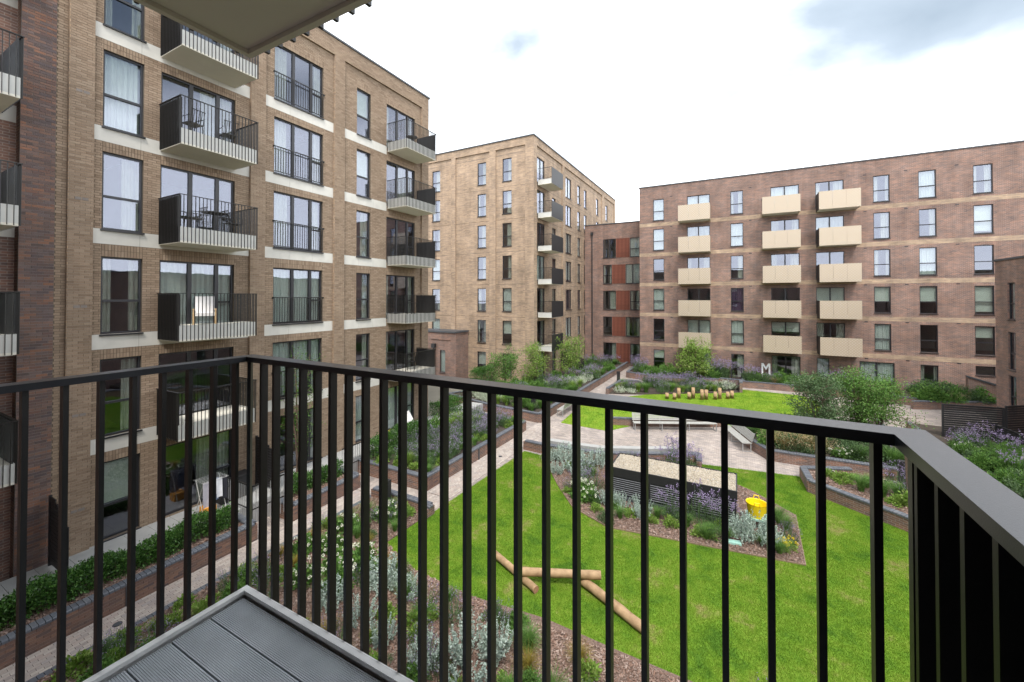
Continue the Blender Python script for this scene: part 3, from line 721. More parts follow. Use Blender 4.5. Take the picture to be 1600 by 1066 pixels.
# ================================================================== garden: walls
M['cope'] = ramp_island('blue_engineering_brick', [(.085, .095, .115), (.12, .13, .15), (.10, .105, .12), (.15, .16, .175), (.09, .10, .125)], .55, .15, .3, 40)
M['paver'] = ramp_island('paver_piece', [(.34, .29, .255), (.40, .35, .31), (.29, .25, .23), (.43, .38, .335), (.35, .285, .25), (.31, .28, .265)], .85, .14, .4, 40)
M['wallbrick'] = ramp_island('garden_brick_piece', [(.15, .095, .078), (.21, .12, .09), (.125, .09, .082), (.24, .14, .10), (.165, .11, .09), (.11, .08, .078)], .85, .2, .5, 60)
def cope_brick(d=.26): 
    o = MB(); n = 4; r = .03; w2 = d/2; prof = [(-w2, 0), (-w2, .05), (-w2+.012, .068), (-w2+.03, .075), (w2-.03, .075), (w2-.012, .068), (w2, .05), (w2, 0)]
    for i in range(len(prof)):
        (ya, za), (yb, zb) = prof[i], prof[(i+1) % len(prof)]
        o.face([(-.049, ya, za), (-.049, yb, zb), (.049, yb, zb), (.049, ya, za)])
    o.face([(-.049, y, z) for y, z in prof[::-1]]); o.face([(.049, y, z) for y, z in prof]); return o
_cb = cope_brick().mesh('coping_brick', M['cope'])
def garden_wall(name, pts, h, label, th=.22, near=False, cat='wall', group=None, closed=False, brick_geo=False):
    W = thing(name, (pts[0][0], pts[0][1], 0), label, cat, group)
    mb = MB(); u = 0; segs = list(zip(pts[:-1], pts[1:]))
    cm = MB()
    for (a, b) in segs:
        L = math.hypot(b[0]-a[0], b[1]-a[1]); dx, dy = (b[0]-a[0])/L, (b[1]-a[1])/L
        mb.obox((a[0]-dx*th*.42, a[1]-dy*th*.42), (b[0]+dx*th*.42, b[1]+dy*th*.42), th, -.05, h-.075, u); u += L
        n = max(1, round(L/.108)); st = L/n
        for k in range(n):
            c = (a[0]+dx*(k+.5)*st, a[1]+dy*(k+.5)*st, h-.074); ang = math.atan2(dy, dx)
            if near: put('coping_brick', _cb, W, c, ang)
            else:
                s_, c2 = math.sin(ang), math.cos(ang); hw = st/2-.005
                P = [(-hw, -.13), (hw, -.13), (hw, .13), (-hw, .13)]; P = [(c[0]+x*c2-y*s_, c[1]+x*s_+y*c2) for x, y in P]
                cm.prism(P, h-.074, h+random.uniform(-.002, .002))
    mb.build('wall', M['redwall'], W)
    if cm.v: o = cm.build('coping', M['cope'], W); o['kind'] = 'stuff'
    return W
hw1 = garden_wall('planter_wall', [(-14.02, -.5), (-14.02, 7.95), (-15.1, 7.95)], .6, 'low brick wall with blue coping in front of the long clipped hedge', near=True)
hw2 = garden_wall('planter_wall', [(-15.1, 9.35), (-14.02, 9.35), (-14.02, 12.2), (-15.1, 12.2)], .6, 'short brick planter wall beside the patio railing opening', near=True)
p2w = garden_wall('planter_wall', [(-15.2, 13.4), (-11.35, 13.4), (-11.2, 22.2), (-14.6, 22.4)], .62, 'brick planter wall round the lavender bed along the main path', near=True)
bew = garden_wall('planter_wall', [(-12.75, 12.0), (-11.35, 12.05), (-9.9, 12.0), (-9.9, 11.75)], .42, 'stub of brick wall at the lawn corner beside the path crossing', near=True)
w1w = garden_wall('planter_wall', [(-9.75, 19.55), (-8.75, 19.5), (-5.9, 19.75), (-4.1, 20.6), (-1.6, 21.9), (-1.5, 20.9)], .5, 'curving brick wall between the plaza and the silver leaved bed', near=True)
p3w = garden_wall('planter_wall', [(-15.9, 34.0), (-19.6, 25.8), (-15.2, 24.6), (-11.05, 24.1), (-10.95, 48.2)], .6, 'long brick planter wall in front of the tan tower')
p5w = garden_wall('planter_wall', [(-7.6, 38.3), (-9.2, 38.0), (-9.35, 33.9)], .5, 'brick planter wall at the purple flower bed beside the narrow path')
p5b = garden_wall('planter_wall', [(-9.6, 47.5), (-9.5, 41.8), (-5.7, 40.6), (-.4, 42.5)], .6, 'brick planter wall below the red block left end')
p5e = garden_wall('planter_wall', [(-1.2, 40.9), (.4, 40.9), (.4, 39.6)], .9, 'brick wall end beside the black bollards at the lawn top')
dpw = garden_wall('planter_wall', [(.6, 43.8), (.6, 42.1), (6.1, 42.3), (10.2, 41.2), (12.6, 40.9)], .6, 'long brick planter wall under the gold balconies')
dpw2 = garden_wall('planter_wall', [(11.2, 39.8), (16.4, 42.3), (16.6, 42.9)], .6, 'brick planter wall with low shrubs by the sloping coping')
prw = garden_wall('planter_wall', [(-.1, 27.9), (.75, 25.2), (1.45, 23.95), (6.9, 24.0), (7.3, 24.6), (7.6, 33.0)], .55, 'brick planter wall round the trees and golden grasses', near=True)
rbw = garden_wall('planter_wall', [(4.4, 23.0), (2.6, 22.2), (2.68, 20.75), (5.3, 18.8), (7.9, 16.4), (10.9, 13.4)], .55, 'brick planter wall along the right edge of the lawn', near=True)
b2w = garden_wall('planter_wall', [(9.2, 33.5), (8.9, 22.0), (9.6, 15.0)], .5, 'brick planter wall along the right path below the slatted fence')
bnw = garden_wall('planter_wall', [(-7.05, 25.75), (-5.6, 26.25), (-.75, 28.75)], .5, 'low brick wall behind the slatted bench')
# pale concrete seat ledge behind the curved wall
sl_ = thing('seat_ledge', (-7, 20.1, 0), 'pale concrete ledge running along the curved brick wall', 'ledge')
pl = [(-8.9, 19.95), (-7.2, 20.05), (-5.95, 20.2), (-4.3, 20.95), (-2.6, 21.85)]
for a, b in zip(pl[:-1], pl[1:]): MB().obox(a, b, .36, 0, .58).build('ledge_block', M['concrete'], sl_)
# steel plates set into the walls
for (x, y, rz_, wl, hh, lab) in ((-13.895, 4.75, 0, hw1, .5, ''), (-12.7, 13.285, R(90), p2w, .5, ''), (-11.16, 17.2, 0, p2w, .55, ''), (-6.9, 25.68, R(70), bnw, .45, '')):
    put('joint_plate', MB().box(-.012, -.05, .0, .012, .05, hh).mesh('joint_plate', M['greymetal']), wl, (x, y, 0), rz_)
# brick-faced path side of the hedge wall
hb = MB(); 
def brick_face(wallobj, x, y0, y1, h):
    mb = MB(); bricks(mb, 0, y1-y0, 0, h, [], 0, proud=.006)
    o = put('brick_course', mb.mesh('brick_course', M['wallbrick']), wallobj, (x, y0, 0), ART); o['kind'] = 'stuff'
brick_face(hw1, -13.909, 0, 7.95+.1, .525); brick_face(hw2, -13.909, 9.25, 12.3, .525); brick_face(p2w, -11.24+.02, 13.4, 22, .525)

# ---- pavers as pieces on the near paths
def pavers(x0, x1, y0, y1, inds, parent):
    mb = MB(); pm = MB().box(.003, .003, 0, .097, .197, .022).mesh('paver', M['paver']); n = 0
    cx = int((x1-x0)/.1)
    for i in range(cx):
        off = -.1 if i % 2 else 0
        j = 0
        while True:
            ya = y0+off+j*.2; yb = ya+.2; j += 1
            if ya >= y1: break
            ya, yb = max(ya, y0), min(yb, y1)
            if yb-ya < .04: continue
            full = yb-ya > .199
            if full and inds(x0+i*.1, ya) and n < 300: put('paver', pm, parent, (x0+i*.1, ya, .001)); n += 1
            else: mb.box(x0+i*.1+.003, ya+.003, .001, x0+i*.1+.097, yb-.003, .022+random.uniform(-.001, .002), skip='5')
    o = mb.build('paver_course', M['paver'], parent); o['kind'] = 'stuff'
pavers(-13.88, -12.98, 1.0, 12.0, lambda x, y: 2.4 < y < 8.6, paving)
pavers(-13.88, -11.48, 12.1, 13.25, lambda x, y: False, paving)
pavers(-11.48, -9.98, 12.2, 13.25, lambda x, y: False, paving)
pavers(-11.08, -9.88, 13.3, 24.0, lambda x, y: False, paving)
kerb = thing('kerb', (-12.85, 2, 0), 'blue brick edging strip between the left path and the bark bed', 'kerb')
kbm = MB().box(-.1, -.049, -.04, .1, .049, .045).mesh('edging_brick', M['cope'])
for k in range(108): put('edging_brick', kbm, kerb, (-12.87, .4+k*.108, 0))
dr = thing('drain_cover', (-13.3, 4.35, .022), 'small round metal drain cover in the left path', 'drain cover')
MB().tube([(-13.3, 4.35, .024), (-13.3, 4.35, .034)], .075, 14).build('lid', M['greymetal'], dr); MB().tube([(-13.3, 4.35, .022), (-13.3, 4.35, .029)], .095, 14).build('rim', M['blackmetal'], dr)
dr2 = thing('drain_cover', (-10.4, 18.0, .022), 'small round metal drain cover in the main garden path', 'drain cover')
MB().tube([(-10.4, 18.0, .024), (-10.4, 18.0, .034)], .075, 14).build('lid', M['greymetal'], dr2); MB().tube([(-10.4, 18.0, .022), (-10.4, 18.0, .029)], .095, 14).build('rim', M['blackmetal'], dr2)

# ---- patio slabs in front of the left building
pat = MB().box(-16.58, -.5, -.05, -15.02, 12.6, .70).box(-16.58, 12.6, -.05, -15.25, 24.0, .70).build('patio', M['concrete']); tag(pat, kind='structure')
for (y0, y1, xo) in ((-.5, 12.6, -15.03), (12.6, 24, -15.26)):
    nn = int((y1-y0)/.6)
    for k in range(nn):
        for (xa, xb) in ((-16.575, -15.85), (-15.845, xo)):
            MB().box(xa, y0+k*.6+.004, .701, xb, y0+(k+1)*.6-.004, .718+random.uniform(-.001, .001)).build('paving_slab', M['concrete'], pat)

# ---- soil in the planters and beds
M['soil'] = mat('dark_soil', (.055, .042, .032), .95, .3, 6, .5, 30)
M['bark'] = mat('bark_soil', (.12, .075, .055), .95, .35, 25, .6, 60, wear=(.22, .15, .12))
def soil(poly, z, m='soil'): 
    o = MB().prism(poly, -.05, z).build('soil', M[m]); tag(o, kind='structure'); return o
soil([(-15.0, -.5), (-14.14, -.5), (-14.14, 7.84), (-15.0, 7.84)], .5, 'bark')
soil([(-15.0, 9.46), (-14.14, 9.46), (-14.14, 12.1), (-15.0, 12.1)], .5, 'bark')
soil([(-15.2, 13.52), (-11.47, 13.52), (-11.33, 22.08), (-15.2, 22.3)], .5)
P3 = [(-16.0, 34.0), (-19.4, 25.92), (-15.2, 24.72), (-11.17, 24.24), (-11.07, 48.2), (-15.5, 48.2), (-15.5, 34.0)]
soil(P3, .48)
soil([(-9.25, 34.0), (-9.15, 37.9), (-7.6, 38.2), (-3.5, 40.3), (.3, 40.8), (.3, 39.7), (-4.2, 36.6), (-6.5, 35.1)], .08)
soil([(-9.4, 47.5), (-9.35, 41.9), (-5.7, 40.75), (-.5, 42.6), (-.5, 44.75), (-9.0, 44.75)], .45)
soil([(.72, 43.8), (.72, 42.22), (6.1, 42.42), (10.2, 41.32), (12.6, 41.0), (12.6, 44.7), (.72, 44.7)], .48)
soil([(11.3, 39.95), (16.3, 42.4), (16.0, 42.8), (12.65, 44.6), (12.65, 41.5)], .48)
soil([(0.05, 28.3), (.85, 25.3), (1.52, 24.07), (6.85, 24.12), (7.18, 24.7), (7.48, 33.0), (4, 31.5)], .42)
soil([(4.4, 22.85), (2.72, 22.1), (2.8, 20.8), (5.38, 18.9), (8.0, 16.5), (10.8, 13.6), (8.8, 17), (8.0, 21.8)], .4, 'bark')
soil([(9.32, 33.5), (9.02, 22.0), (9.7, 15.0), (14.6, 15.0), (14.6, 33.5)], .4)
BED = [(-12.75, .2), (-12.75, 11.9), (-9.95, 11.9), (-10.0, 9.9), (-9.45, 9.6), (-8.25, 9.3), (-6.2, 9.22), (-4.2, 9.45), (-2.4, 9.38), (-.5, 9.35), (1.5, 9.0), (4.2, 8.4), (9, 6.8), (9, .2)]
soil(BED, .06, 'bark')
ISL = [(-9.6, 19.4), (-8.75, 19.4), (-8.3, 18.66), (-6.6, 16.3), (-5.45, 14.9), (-3.9, 14.2), (-1.84, 14.5), (1.8, 15.0), (1.9, 18.2), (.6, 19.6), (-1.3, 20.9), (-1.7, 21.7), (-4.1, 20.45), (-5.9, 19.62), (-8.75, 19.38)]
soil(ISL[1:], .06, 'bark')

# ---- lawns
def grassmat(name, base, dry):
    m, t, b, n, l = newmat(name); b.inputs['Roughness'].default_value = .75; b.inputs['Specular IOR Level'].default_value = .25
    tc = n.new('ShaderNodeTexCoord'); a = n.new('ShaderNodeTexNoise'); a.inputs['Scale'].default_value = .8; a.inputs['Detail'].default_value = 9; a.inputs['Roughness'].default_value = .72
    l.new(tc.outputs['Object'], a.inputs['Vector'])
    rp = n.new('ShaderNodeValToRGB'); E = rp.color_ramp.elements; E[0].position = .36; E[1].position = .66
    E[0].color = (base[0]*.62, base[1]*.72, base[2]*.8, 1); E[1].color = (*dry, 1); x = E.new(.47); x.color = (base[0]*1.05, base[1]*1.0, base[2], 1); x = E.new(.56); x.color = (base[0]*1.35, base[1]*1.1, base[2]*1.4, 1)
    l.new(a.outputs['Fac'], rp.inputs['Fac'])
    g = n.new('ShaderNodeNewGeometry'); mr = n.new('ShaderNodeMapRange'); mr.inputs[3].default_value = .82; mr.inputs[4].default_value = 1.2
    l.new(g.outputs['Random Per Island'], mr.inputs[0])
    mm = n.new('ShaderNodeMix'); mm.data_type = 'RGBA'; mm.blend_type = 'MULTIPLY'; mm.inputs[0].default_value = 1
    l.new(rp.outputs['Color'], mm.inputs[6]); l.new(mr.outputs[0], mm.inputs[7]); l.new(mm.outputs[2], b.inputs['Base Color'])
    tr = n.new('ShaderNodeBsdfTranslucent'); l.new(mm.outputs[2], tr.inputs['Color']); ms = n.new('ShaderNodeMixShader'); ms.inputs[0].default_value = .3
    l.new(b.outputs[0], ms.inputs[1]); l.new(tr.outputs[0], ms.inputs[2]); l.new(ms.outputs[0], n['Material Output'].inputs['Surface'])
    return m
M['grass'] = grassmat('lawn_grass', (.15, .29, .022), (.35, .33, .12)); M['grass2'] = grassmat('bright_lawn_grass', (.185, .33, .026), (.25, .34, .045))
def inside(poly, P):
    x, y = P[:, 0], P[:, 1]; r = np.zeros(len(P), bool); n = len(poly)
    for i in range(n):
        (x1, y1), (x2, y2) = poly[i], poly[(i+1) % n]
        c = ((y1 > y) != (y2 > y)) & (x < (x2-x1)*(y-y1)/(y2-y1+1e-12)+x1); r ^= c
    return r
def quads(name, V4, mats, smooth=False):
    n = len(V4); m = bpy.data.meshes.new(name); m.vertices.add(n*4); m.vertices.foreach_set('co', V4.astype(np.float32).ravel())
    m.loops.add(n*4); m.loops.foreach_set('vertex_index', np.arange(n*4, dtype=np.int32)); m.polygons.add(n)
    m.polygons.foreach_set('loop_start', np.arange(n, dtype=np.int32)*4)
    for k in mats if isinstance(mats, list) else [mats]: m.materials.append(k)
    m.update(calc_edges=True); m.validate(); return m
def tris(name, V3, mats):
    n = len(V3); m = bpy.data.meshes.new(name); m.vertices.add(n*3); m.vertices.foreach_set('co', V3.astype(np.float32).ravel())
    m.loops.add(n*3); m.loops.foreach_set('vertex_index', np.arange(n*3, dtype=np.int32)); m.polygons.add(n)
    m.polygons.foreach_set('loop_start', np.arange(n, dtype=np.int32)*3); m.materials.append(mats); m.update(calc_edges=True); m.validate(); return m
def scatter(poly, n, holes=()):
    p = np.array(poly); lo, hi = p.min(0), p.max(0); P = rng.uniform(lo, hi, (int(n*1.2), 2)); k = inside(poly, P)
    for h in holes: k &= ~inside(h, P)
    return P[k]
def turf(polys, dens, z, h, material, label, holes=()):
    out_ = []
    for poly in polys:
        p = np.array(poly); area = np.prod(p.max(0)-p.min(0)); P = scatter(poly, int(area*dens), holes); n = len(P)
        P = P+rng.normal(size=P.shape)*.035; a = rng.uniform(0, 2*np.pi, n); hh = h*rng.uniform(.5, 1.25, n); w_ = h*.16
        V = np.zeros((n, 3, 3)); V[:, :, :2] = P[:, None, :]; V[:, :, 2] = z
        V[:, 0, 0] += np.cos(a)*w_; V[:, 0, 1] += np.sin(a)*w_; V[:, 1, 0] -= np.cos(a)*w_; V[:, 1, 1] -= np.sin(a)*w_
        b = rng.uniform(0, 2*np.pi, n); le = hh*rng.uniform(.1, .9, n); V[:, 2, 0] += np.cos(b)*le; V[:, 2, 1] += np.sin(b)*le; V[:, 2, 2] += hh
        out_.append(V)
    o = put('grass', tris('grass', np.concatenate(out_), material)); tag(o, label, 'grass', kind='stuff'); return o
LAWN = [(-9.92, 11.7), (-9.85, 13.2), (-9.65, 19.2), (-8.75, 19.1), (-8.3, 18.4), (-1.3, 20.7), (-1.55, 21.7), (2.5, 22.3), (2.58, 20.7), (5.15, 18.75), (7.8, 16.3), (10.8, 13.2), (10.8, 5.5), (9, 6.8), (4.2, 8.4), (1.5, 9.0), (-.5, 9.35), (-2.4, 9.38), (-4.2, 9.45), (-6.2, 9.22), (-8.25, 9.3), (-9.45, 9.6), (-10.0, 9.9), (-9.95, 11.7)]
LAWN2 = [(-9.8, 24.7), (-6.75, 24.5), (-5.7, 26.2), (-.9, 28.75), (.0, 28.4), (3.9, 31.6), (5.2, 35.0), (5.7, 38.4), (4.7, 40.7), (.5, 40.9), (.5, 39.6), (-4.2, 36.5), (-6.5, 35.0), (-8.8, 32.2), (-10.1, 29.8)]
for P_, k in ((LAWN, 'grass'), (LAWN2, 'grass2')):
    o = MB().prism(P_, -.05, .03).build('lawn', M[k]); tag(o, kind='structure')
ISLH = ISL[1:]
turf([LAWN], 3600, .028, .038, M['grass'], 'mown patchy lawn grass round the log beam and cabinet bed', holes=[ISLH])
turf([LAWN2], 700, .028, .05, M['grass2'], 'bright mown lawn grass behind the slatted bench')
# steel lawn edging round the island bed
ed = thing('lawn_edging', (-3, 14.3, 0), 'thin weathered edging strip round the island bark bed', 'edging')
ep = ISL[2:11]
for a, b in zip(ep[:-1], ep[1:]): MB().obox(a, b, .02, 0, .075).build('edging_strip', mat('timber_edging', (.25, .18, .12), .8) if 'timber_edging' not in bpy.data.materials else bpy.data.materials['timber_edging'], ed)

# ---- bark chips
M['chip'] = ramp_island('bark_chip', [(.10, .06, .045), (.22, .14, .105), (.30, .22, .18), (.16, .09, .065), (.36, .28, .24), (.13, .08, .06), (.25, .15, .11)], .9, .2, 0)
def chips(poly, dens, z, label, size=.03, holes=()):
    p = np.array(poly); area = np.prod(p.max(0)-p.min(0)); P = scatter(poly, int(area*dens), holes); n = len(P)
    a = rng.uniform(0, 2*np.pi, n); L = size*rng.uniform(.5, 1.6, n); w_ = size*rng.uniform(.2, .55, n); ti = rng.uniform(-.5, .5, n)
    u = np.stack([np.cos(a), np.sin(a), ti], 1); v = np.stack([-np.sin(a), np.cos(a), rng.uniform(-.5, .5, n)], 1)
    C = np.column_stack([P, z+rng.uniform(.004, .03, n)])
    V = np.stack([C-u*L[:, None]-v*w_[:, None], C+u*L[:, None]-v*w_[:, None], C+u*L[:, None]*.9+v*w_[:, None], C-u*L[:, None]*.8+v*w_[:, None]], 1)
    o = put('bark_mulch', quads('bark_mulch', V, M['chip'])); tag(o, label, 'mulch', kind='stuff')
chips([(-12.75, 2), (-12.75, 11.9), (-9.95, 11.9), (-10, 9.9), (-8.25, 9.3), (-6.2, 9.2), (-.5, 9.3), (1.5, 9.0), (1.5, 6.8), (-6, 5), (-9, 2)], 650, .06, 'bark chips over the bed below the balcony')
chips(ISLH, 550, .06, 'bark chips in the island bed round the cabinet')
chips([(-15.0, 0), (-14.14, 0), (-14.14, 7.84), (-15.0, 7.84)], 600, .5, 'bark chips at the foot of the long hedge')
chips([(-15.0, 9.46), (-14.14, 9.46), (-14.14, 12.1), (-15.0, 12.1)], 500, .5, 'bark chips in the short planter by the railing')
chips([(4.4, 22.85), (2.72, 22.1), (2.8, 20.8), (5.38, 18.9), (8.0, 16.5), (8.8, 17), (8.0, 21.8)], 350, .4, 'bark chips in the planter at the right lawn edge', .035)
# ================================================================== garden objects
M['log'] = mat('peeled_log', (.33, .20, .10), .75, .35, 4, .5, 25, wear=(.47, .32, .18))
M['logend'] = mat('log_end_grain', (.36, .19, .11), .8, .2, 30)
M['slat'] = mat('weathered_slat', (.36, .355, .33), .7, .1, 8)
M['steel'] = mat('galvanised_steel', (.45, .46, .47), .4, .08, 8, metal=.6)
M['gravel'] = ramp_island('roof_pebble', [(.36, .31, .24), (.48, .43, .35), (.28, .24, .18), (.55, .50, .42), (.40, .33, .25)], .8, .1, 0)
M['yellow'] = mat('yellow_plastic', (.80, .60, .01), .4, .05, 4); M['teal'] = mat('pale_teal_plastic', (.32, .55, .48), .5, .08, 5)
def log(pts, r, label, group):
    T_ = thing('log_beam', pts[0], label, 'log', group); n = 9
    P = [Vector(pts[0]).lerp(Vector(pts[1]), k/n) for k in range(n+1)]
    P = [p+Vector((random.uniform(-.008, .008), random.uniform(-.008, .008), random.uniform(-.006, .006))) for p in P]
    o = MB().tube(P, [r*random.uniform(.95, 1.05) for _ in P], 14, cap=False).build('trunk', M['log'], T_, smooth=True)
    d = (P[-1]-P[0]).normalized()
    for p, s_ in ((P[0], -1), (P[-1], 1)): MB().tube([p-d*s_*.01, p+d*s_*.004], r*.96, 14).build('end_face', M['logend'], T_)
log([(-6.72, 11.02, .17), (-4.75, 10.15, .13)], .10, 'peeled log lying on the lawn under one end of the raised log', None)
log([(-5.3, 10.35, .33), (-3.28, 11.15, .40)], .112, 'peeled log raised across two other logs on the lawn', None)
log([(-3.85, 11.1, .17), (-1.9, 10.15, .14)], .122, 'peeled log with a reddish cut end lying on the lawn', None)
# plant cabinet with gravel roof
cb = thing('garden_cabinet', (-2.2, 17.2, 0), 'long black louvred cabinet with gravel roof in the bark bed', 'cabinet')
x0, x1, y0, y1, hz = -4.45, .03, 16.4, 18.1, 1.25
MB().box(x0+.03, y0+.05, 0, x1-.03, y1-.03, hz-.12).build('body', M['blackmetal'], cb)
bp_ = MB(); bp_.box(x0, y0, hz-.34, x1, y0+.05, hz).box(x0, y1-.03, hz-.3, x1, y1, hz).box(x0, y0+.05, hz-.3, x0+.03, y1-.03, hz).box(x1-.03, y0+.05, hz-.3, x1, y1-.03, hz)
bp_.build('roof_edge', M['blackmetal'], cb)
MB().box(x0+.03, y0+.05, hz-.12, x1-.03, y1-.03, hz-.05).build('roof', M['concrete'], cb)
MB().box(x0-.02, y0-.1, 0, x1+.02, y0, .2).build('plinth', M['greymetal'], cb)
slm = MB().face  # noqa
sm_ = MB(); sm_.box(0, -.022, 0, 1.36, .0, .012); 
q_ = MB(); q_.box(0, -.03, 0, 1.32, .01, .012)
lm = q_.mesh('louvre_slat', mat('louvre_grey', (.2, .21, .225), .5))
for k in range(3):
    xx = x0+.09+k*1.475
    po = MB().box(xx-.05, y0+.04, .2, xx+1.37, y0+.05, hz-.34).build('louvre_panel', M['blackmetal'], cb)
    for xe in (xx-.05, xx+1.32): MB().box(xe, y0-.005, .2, xe+.05, y0+.039, hz-.34).build('stile', M['blackmetal'], po)
    for j in range(8): put('louvre_slat', lm, po, (xx, y0+.025, .27+j*.08))
n = 9000
C = np.column_stack([rng.uniform(x0+.05, x1-.05, n), rng.uniform(y0+.07, y1-.05, n), hz-.05+rng.uniform(0, .025, n)])
octv = np.array([[1,0,0],[0,1,0],[-1,0,0],[0,-1,0],[0,0,1]]); of = [(0,1,4),(1,2,4),(2,3,4),(3,0,4)]
sc = rng.uniform(.014, .034, (n, 1, 3)); Vv = octv[None]*sc
an = rng.uniform(0, 6.28, n); ca, sa = np.cos(an)[:, None], np.sin(an)[:, None]
Vr = np.stack([Vv[..., 0]*ca-Vv[..., 1]*sa, Vv[..., 0]*sa+Vv[..., 1]*ca, Vv[..., 2]], -1)+C[:, None, :]
gm = bpy.data.meshes.new('gravel'); gm.from_pydata(Vr.reshape(-1, 3).tolist(), [], [tuple(np.array(f)+5*i) for i in range(n) for f in of]); gm.materials.append(M['gravel'])
go = put('gravel', gm, cb); go['kind'] = 'stuff'
# yellow tub on a teal crate
cr = thing('stool', (.62, 16.75, .06), 'pale teal plastic step stool beside the black cabinet', 'stool')
MB().box(.3, 16.42, .36, .94, 17.02, .42).build('seat', M['teal'], cr)
for (x, y) in ((.33, 16.45), (.86, 16.45), (.33, 16.94), (.86, 16.94)): MB().box(x, y, .06, x+.05, y+.05, .36).build('leg', M['teal'], cr)
tb = thing('tub', (.62, 16.72, .42), 'bright yellow flexible tub with handles standing on the teal stool', 'tub')
o_ = MB(); rr_ = [(.255, .42), (.285, .60), (.325, .86), (.335, .88), (.31, .86), (.27, .60), (.24, .44)]
for i in range(len(rr_)-1):
    for k in range(20):
        a, b = 2*math.pi*k/20, 2*math.pi*(k+1)/20; (r0_, z0), (r1_, z1) = rr_[i], rr_[i+1]
        o_.face([(.62+r0_*math.cos(a), 16.72+r0_*math.sin(a), z0), (.62+r0_*math.cos(b), 16.72+r0_*math.sin(b), z0), (.62+r1_*math.cos(b), 16.72+r1_*math.sin(b), z1), (.62+r1_*math.cos(a), 16.72+r1_*math.sin(a), z1)])
o_.face([(.62+.24*math.cos(2*math.pi*k/20), 16.72+.24*math.sin(2*math.pi*k/20), .44) for k in range(20)])
weld(o_.build('bowl', M['yellow'], tb))
for s_ in (-1, 1): MB().tube([(.62-.09, 16.72+s_*.31, .87), (.62-.07, 16.72+s_*.33, .98), (.62+.07, 16.72+s_*.33, .98), (.62+.09, 16.72+s_*.31, .87)], .018, 8).build('handle', M['yellow'], tb)
pq = thing('plaque', (-.12, 15.2, .06), 'pale teal plaque lying on bark chips before the silver bush', 'plaque')
MB().prism([(-.40, 15.25), (-.36, 15.05), (.14, 15.12), (.10, 15.32)], .07, .13).build('board', M['teal'], pq)
# stumps on the far lawn
stm = MB().tube([(0, 0, 0), (0, 0, 1)], [.135, .125], 12).mesh('trunk', M['log'], True)
for k, (x, y, h_) in enumerate([(-4.75, 34.4, .45), (-4.2, 34.4, .5), (-3.95, 35.0, .8), (-3.2, 35.0, .55), (-2.95, 35.5, .85), (-2.3, 35.3, .8), (-2.02, 35.6, .75), (-1.4, 35.9, .6), (-1.1, 36.3, .85), (-.55, 36.6, .55), (-.25, 36.9, .6)]):
    s_ = thing('stump', (x, y, .03), 'peeled timber stepping post standing on the far lawn by the flower bed', 'stump', 'timber stepping posts on the far lawn')
    put('trunk', stm, s_, world=False, scale=(1, 1, h_))
    put('end_face', MB().tube([(0, 0, 0), (0, 0, .004)], .122, 12).mesh('end_face', M['log']), s_, (0, 0, h_), world=False)
# slatted bench, three straight lengths
def bench(a, b, label, n_leg, group=None):
    """seat runs from a to b; the back is on the left of a->b"""
    ax, ay_ = a; bx, by = b; L = math.hypot(bx-ax, by-ay_); ang = math.atan2(by-ay_, bx-ax)
    Bn = thing('bench', (ax, ay_, 0), label, 'bench', group, ang)
    for k in range(6): MB().box(0, .02+k*.075, .43, L, .02+k*.075+.058, .46).build('seat_slat', M['slat'], Bn, world=False)
    for k in range(5):
        z = .52+k*.085; y = .475+k*.028
        q = MB(); q.face([(0,y,z),(L,y,z),(L,y+.02,z+.066),(0,y+.02,z+.066)]); q.face([(0,y+.025,z-.004),(0,y+.045,z+.062),(L,y+.045,z+.062),(L,y+.025,z-.004)]); q.face([(0,y+.02,z+.066),(L,y+.02,z+.066),(L,y+.045,z+.062),(0,y+.045,z+.062)])
        q.build('back_slat', M['slat'], Bn, world=False)
    for k in range(n_leg):
        x = .06+(L-.12)*k/(n_leg-1)
        MB().box(x-.02, .03, .03, x+.02, .07, .43).box(x-.02, .42, .03, x+.02, .46, .43).box(x-.02, .03, .39, x+.02, .46, .43).box(x-.02, .03, 0, x+.02, .46, .03).build('leg', M['steel'], Bn, world=False)
        MB().tube([(x, .48, .42), (x, .64, .96)], .018, 6).build('back_post', M['steel'], Bn, world=False)
    return Bn
bench((-5.35, 25.3), (-.95, 27.5), 'long pale slatted bench in front of the low brick wall', 4)
bench((-.78, 27.45), (.28, 24.55), 'shorter pale slatted bench against the golden grass planter', 3)
bn3 = bench((-10.62, 29.5), (-10.62, 25.9), 'pale slatted bench against the long planter wall', 3)
# bollard lights
def bollard(x, y, z, h_, label, w_=.17):
    T_ = thing('bollard_light', (x, y, z), label, 'bollard')
    bevel(MB().box(x-w_/2, y-w_/2, z, x+w_/2, y+w_/2, z+h_).build('post', M['blackmetal'], T_), .012)
    MB().box(x-w_/2-.004, y-w_/2-.004, z+h_-.16, x+w_/2+.004, y+w_/2+.004, z+h_-.11).build('lamp_slot', M['frame'], T_)
bollard(-11.6, 11.5, .06, 1.05, 'black bollard light in the bark bed corner by the path crossing', .24)
bollard(-11.9, 25.0, .48, .75, 'black bollard light among green grasses beside the slatted bench', .22)
bollard(-9.75, 39.2, 0, 1.0, 'black bollard light beside the narrow path at the purple flowers', .26)
bollard(6.2, 23.4, 0, 1.05, 'black bollard light by the tree planter corner', .24)
bollard(-.35, 43.2, 0, 1.35, 'thin black bollard post with yellow flowers at the planter gap', .12)
bollard(.5, 43.6, .2, 1.35, 'thin black bollard post at the end of the gold balcony planter', .12)
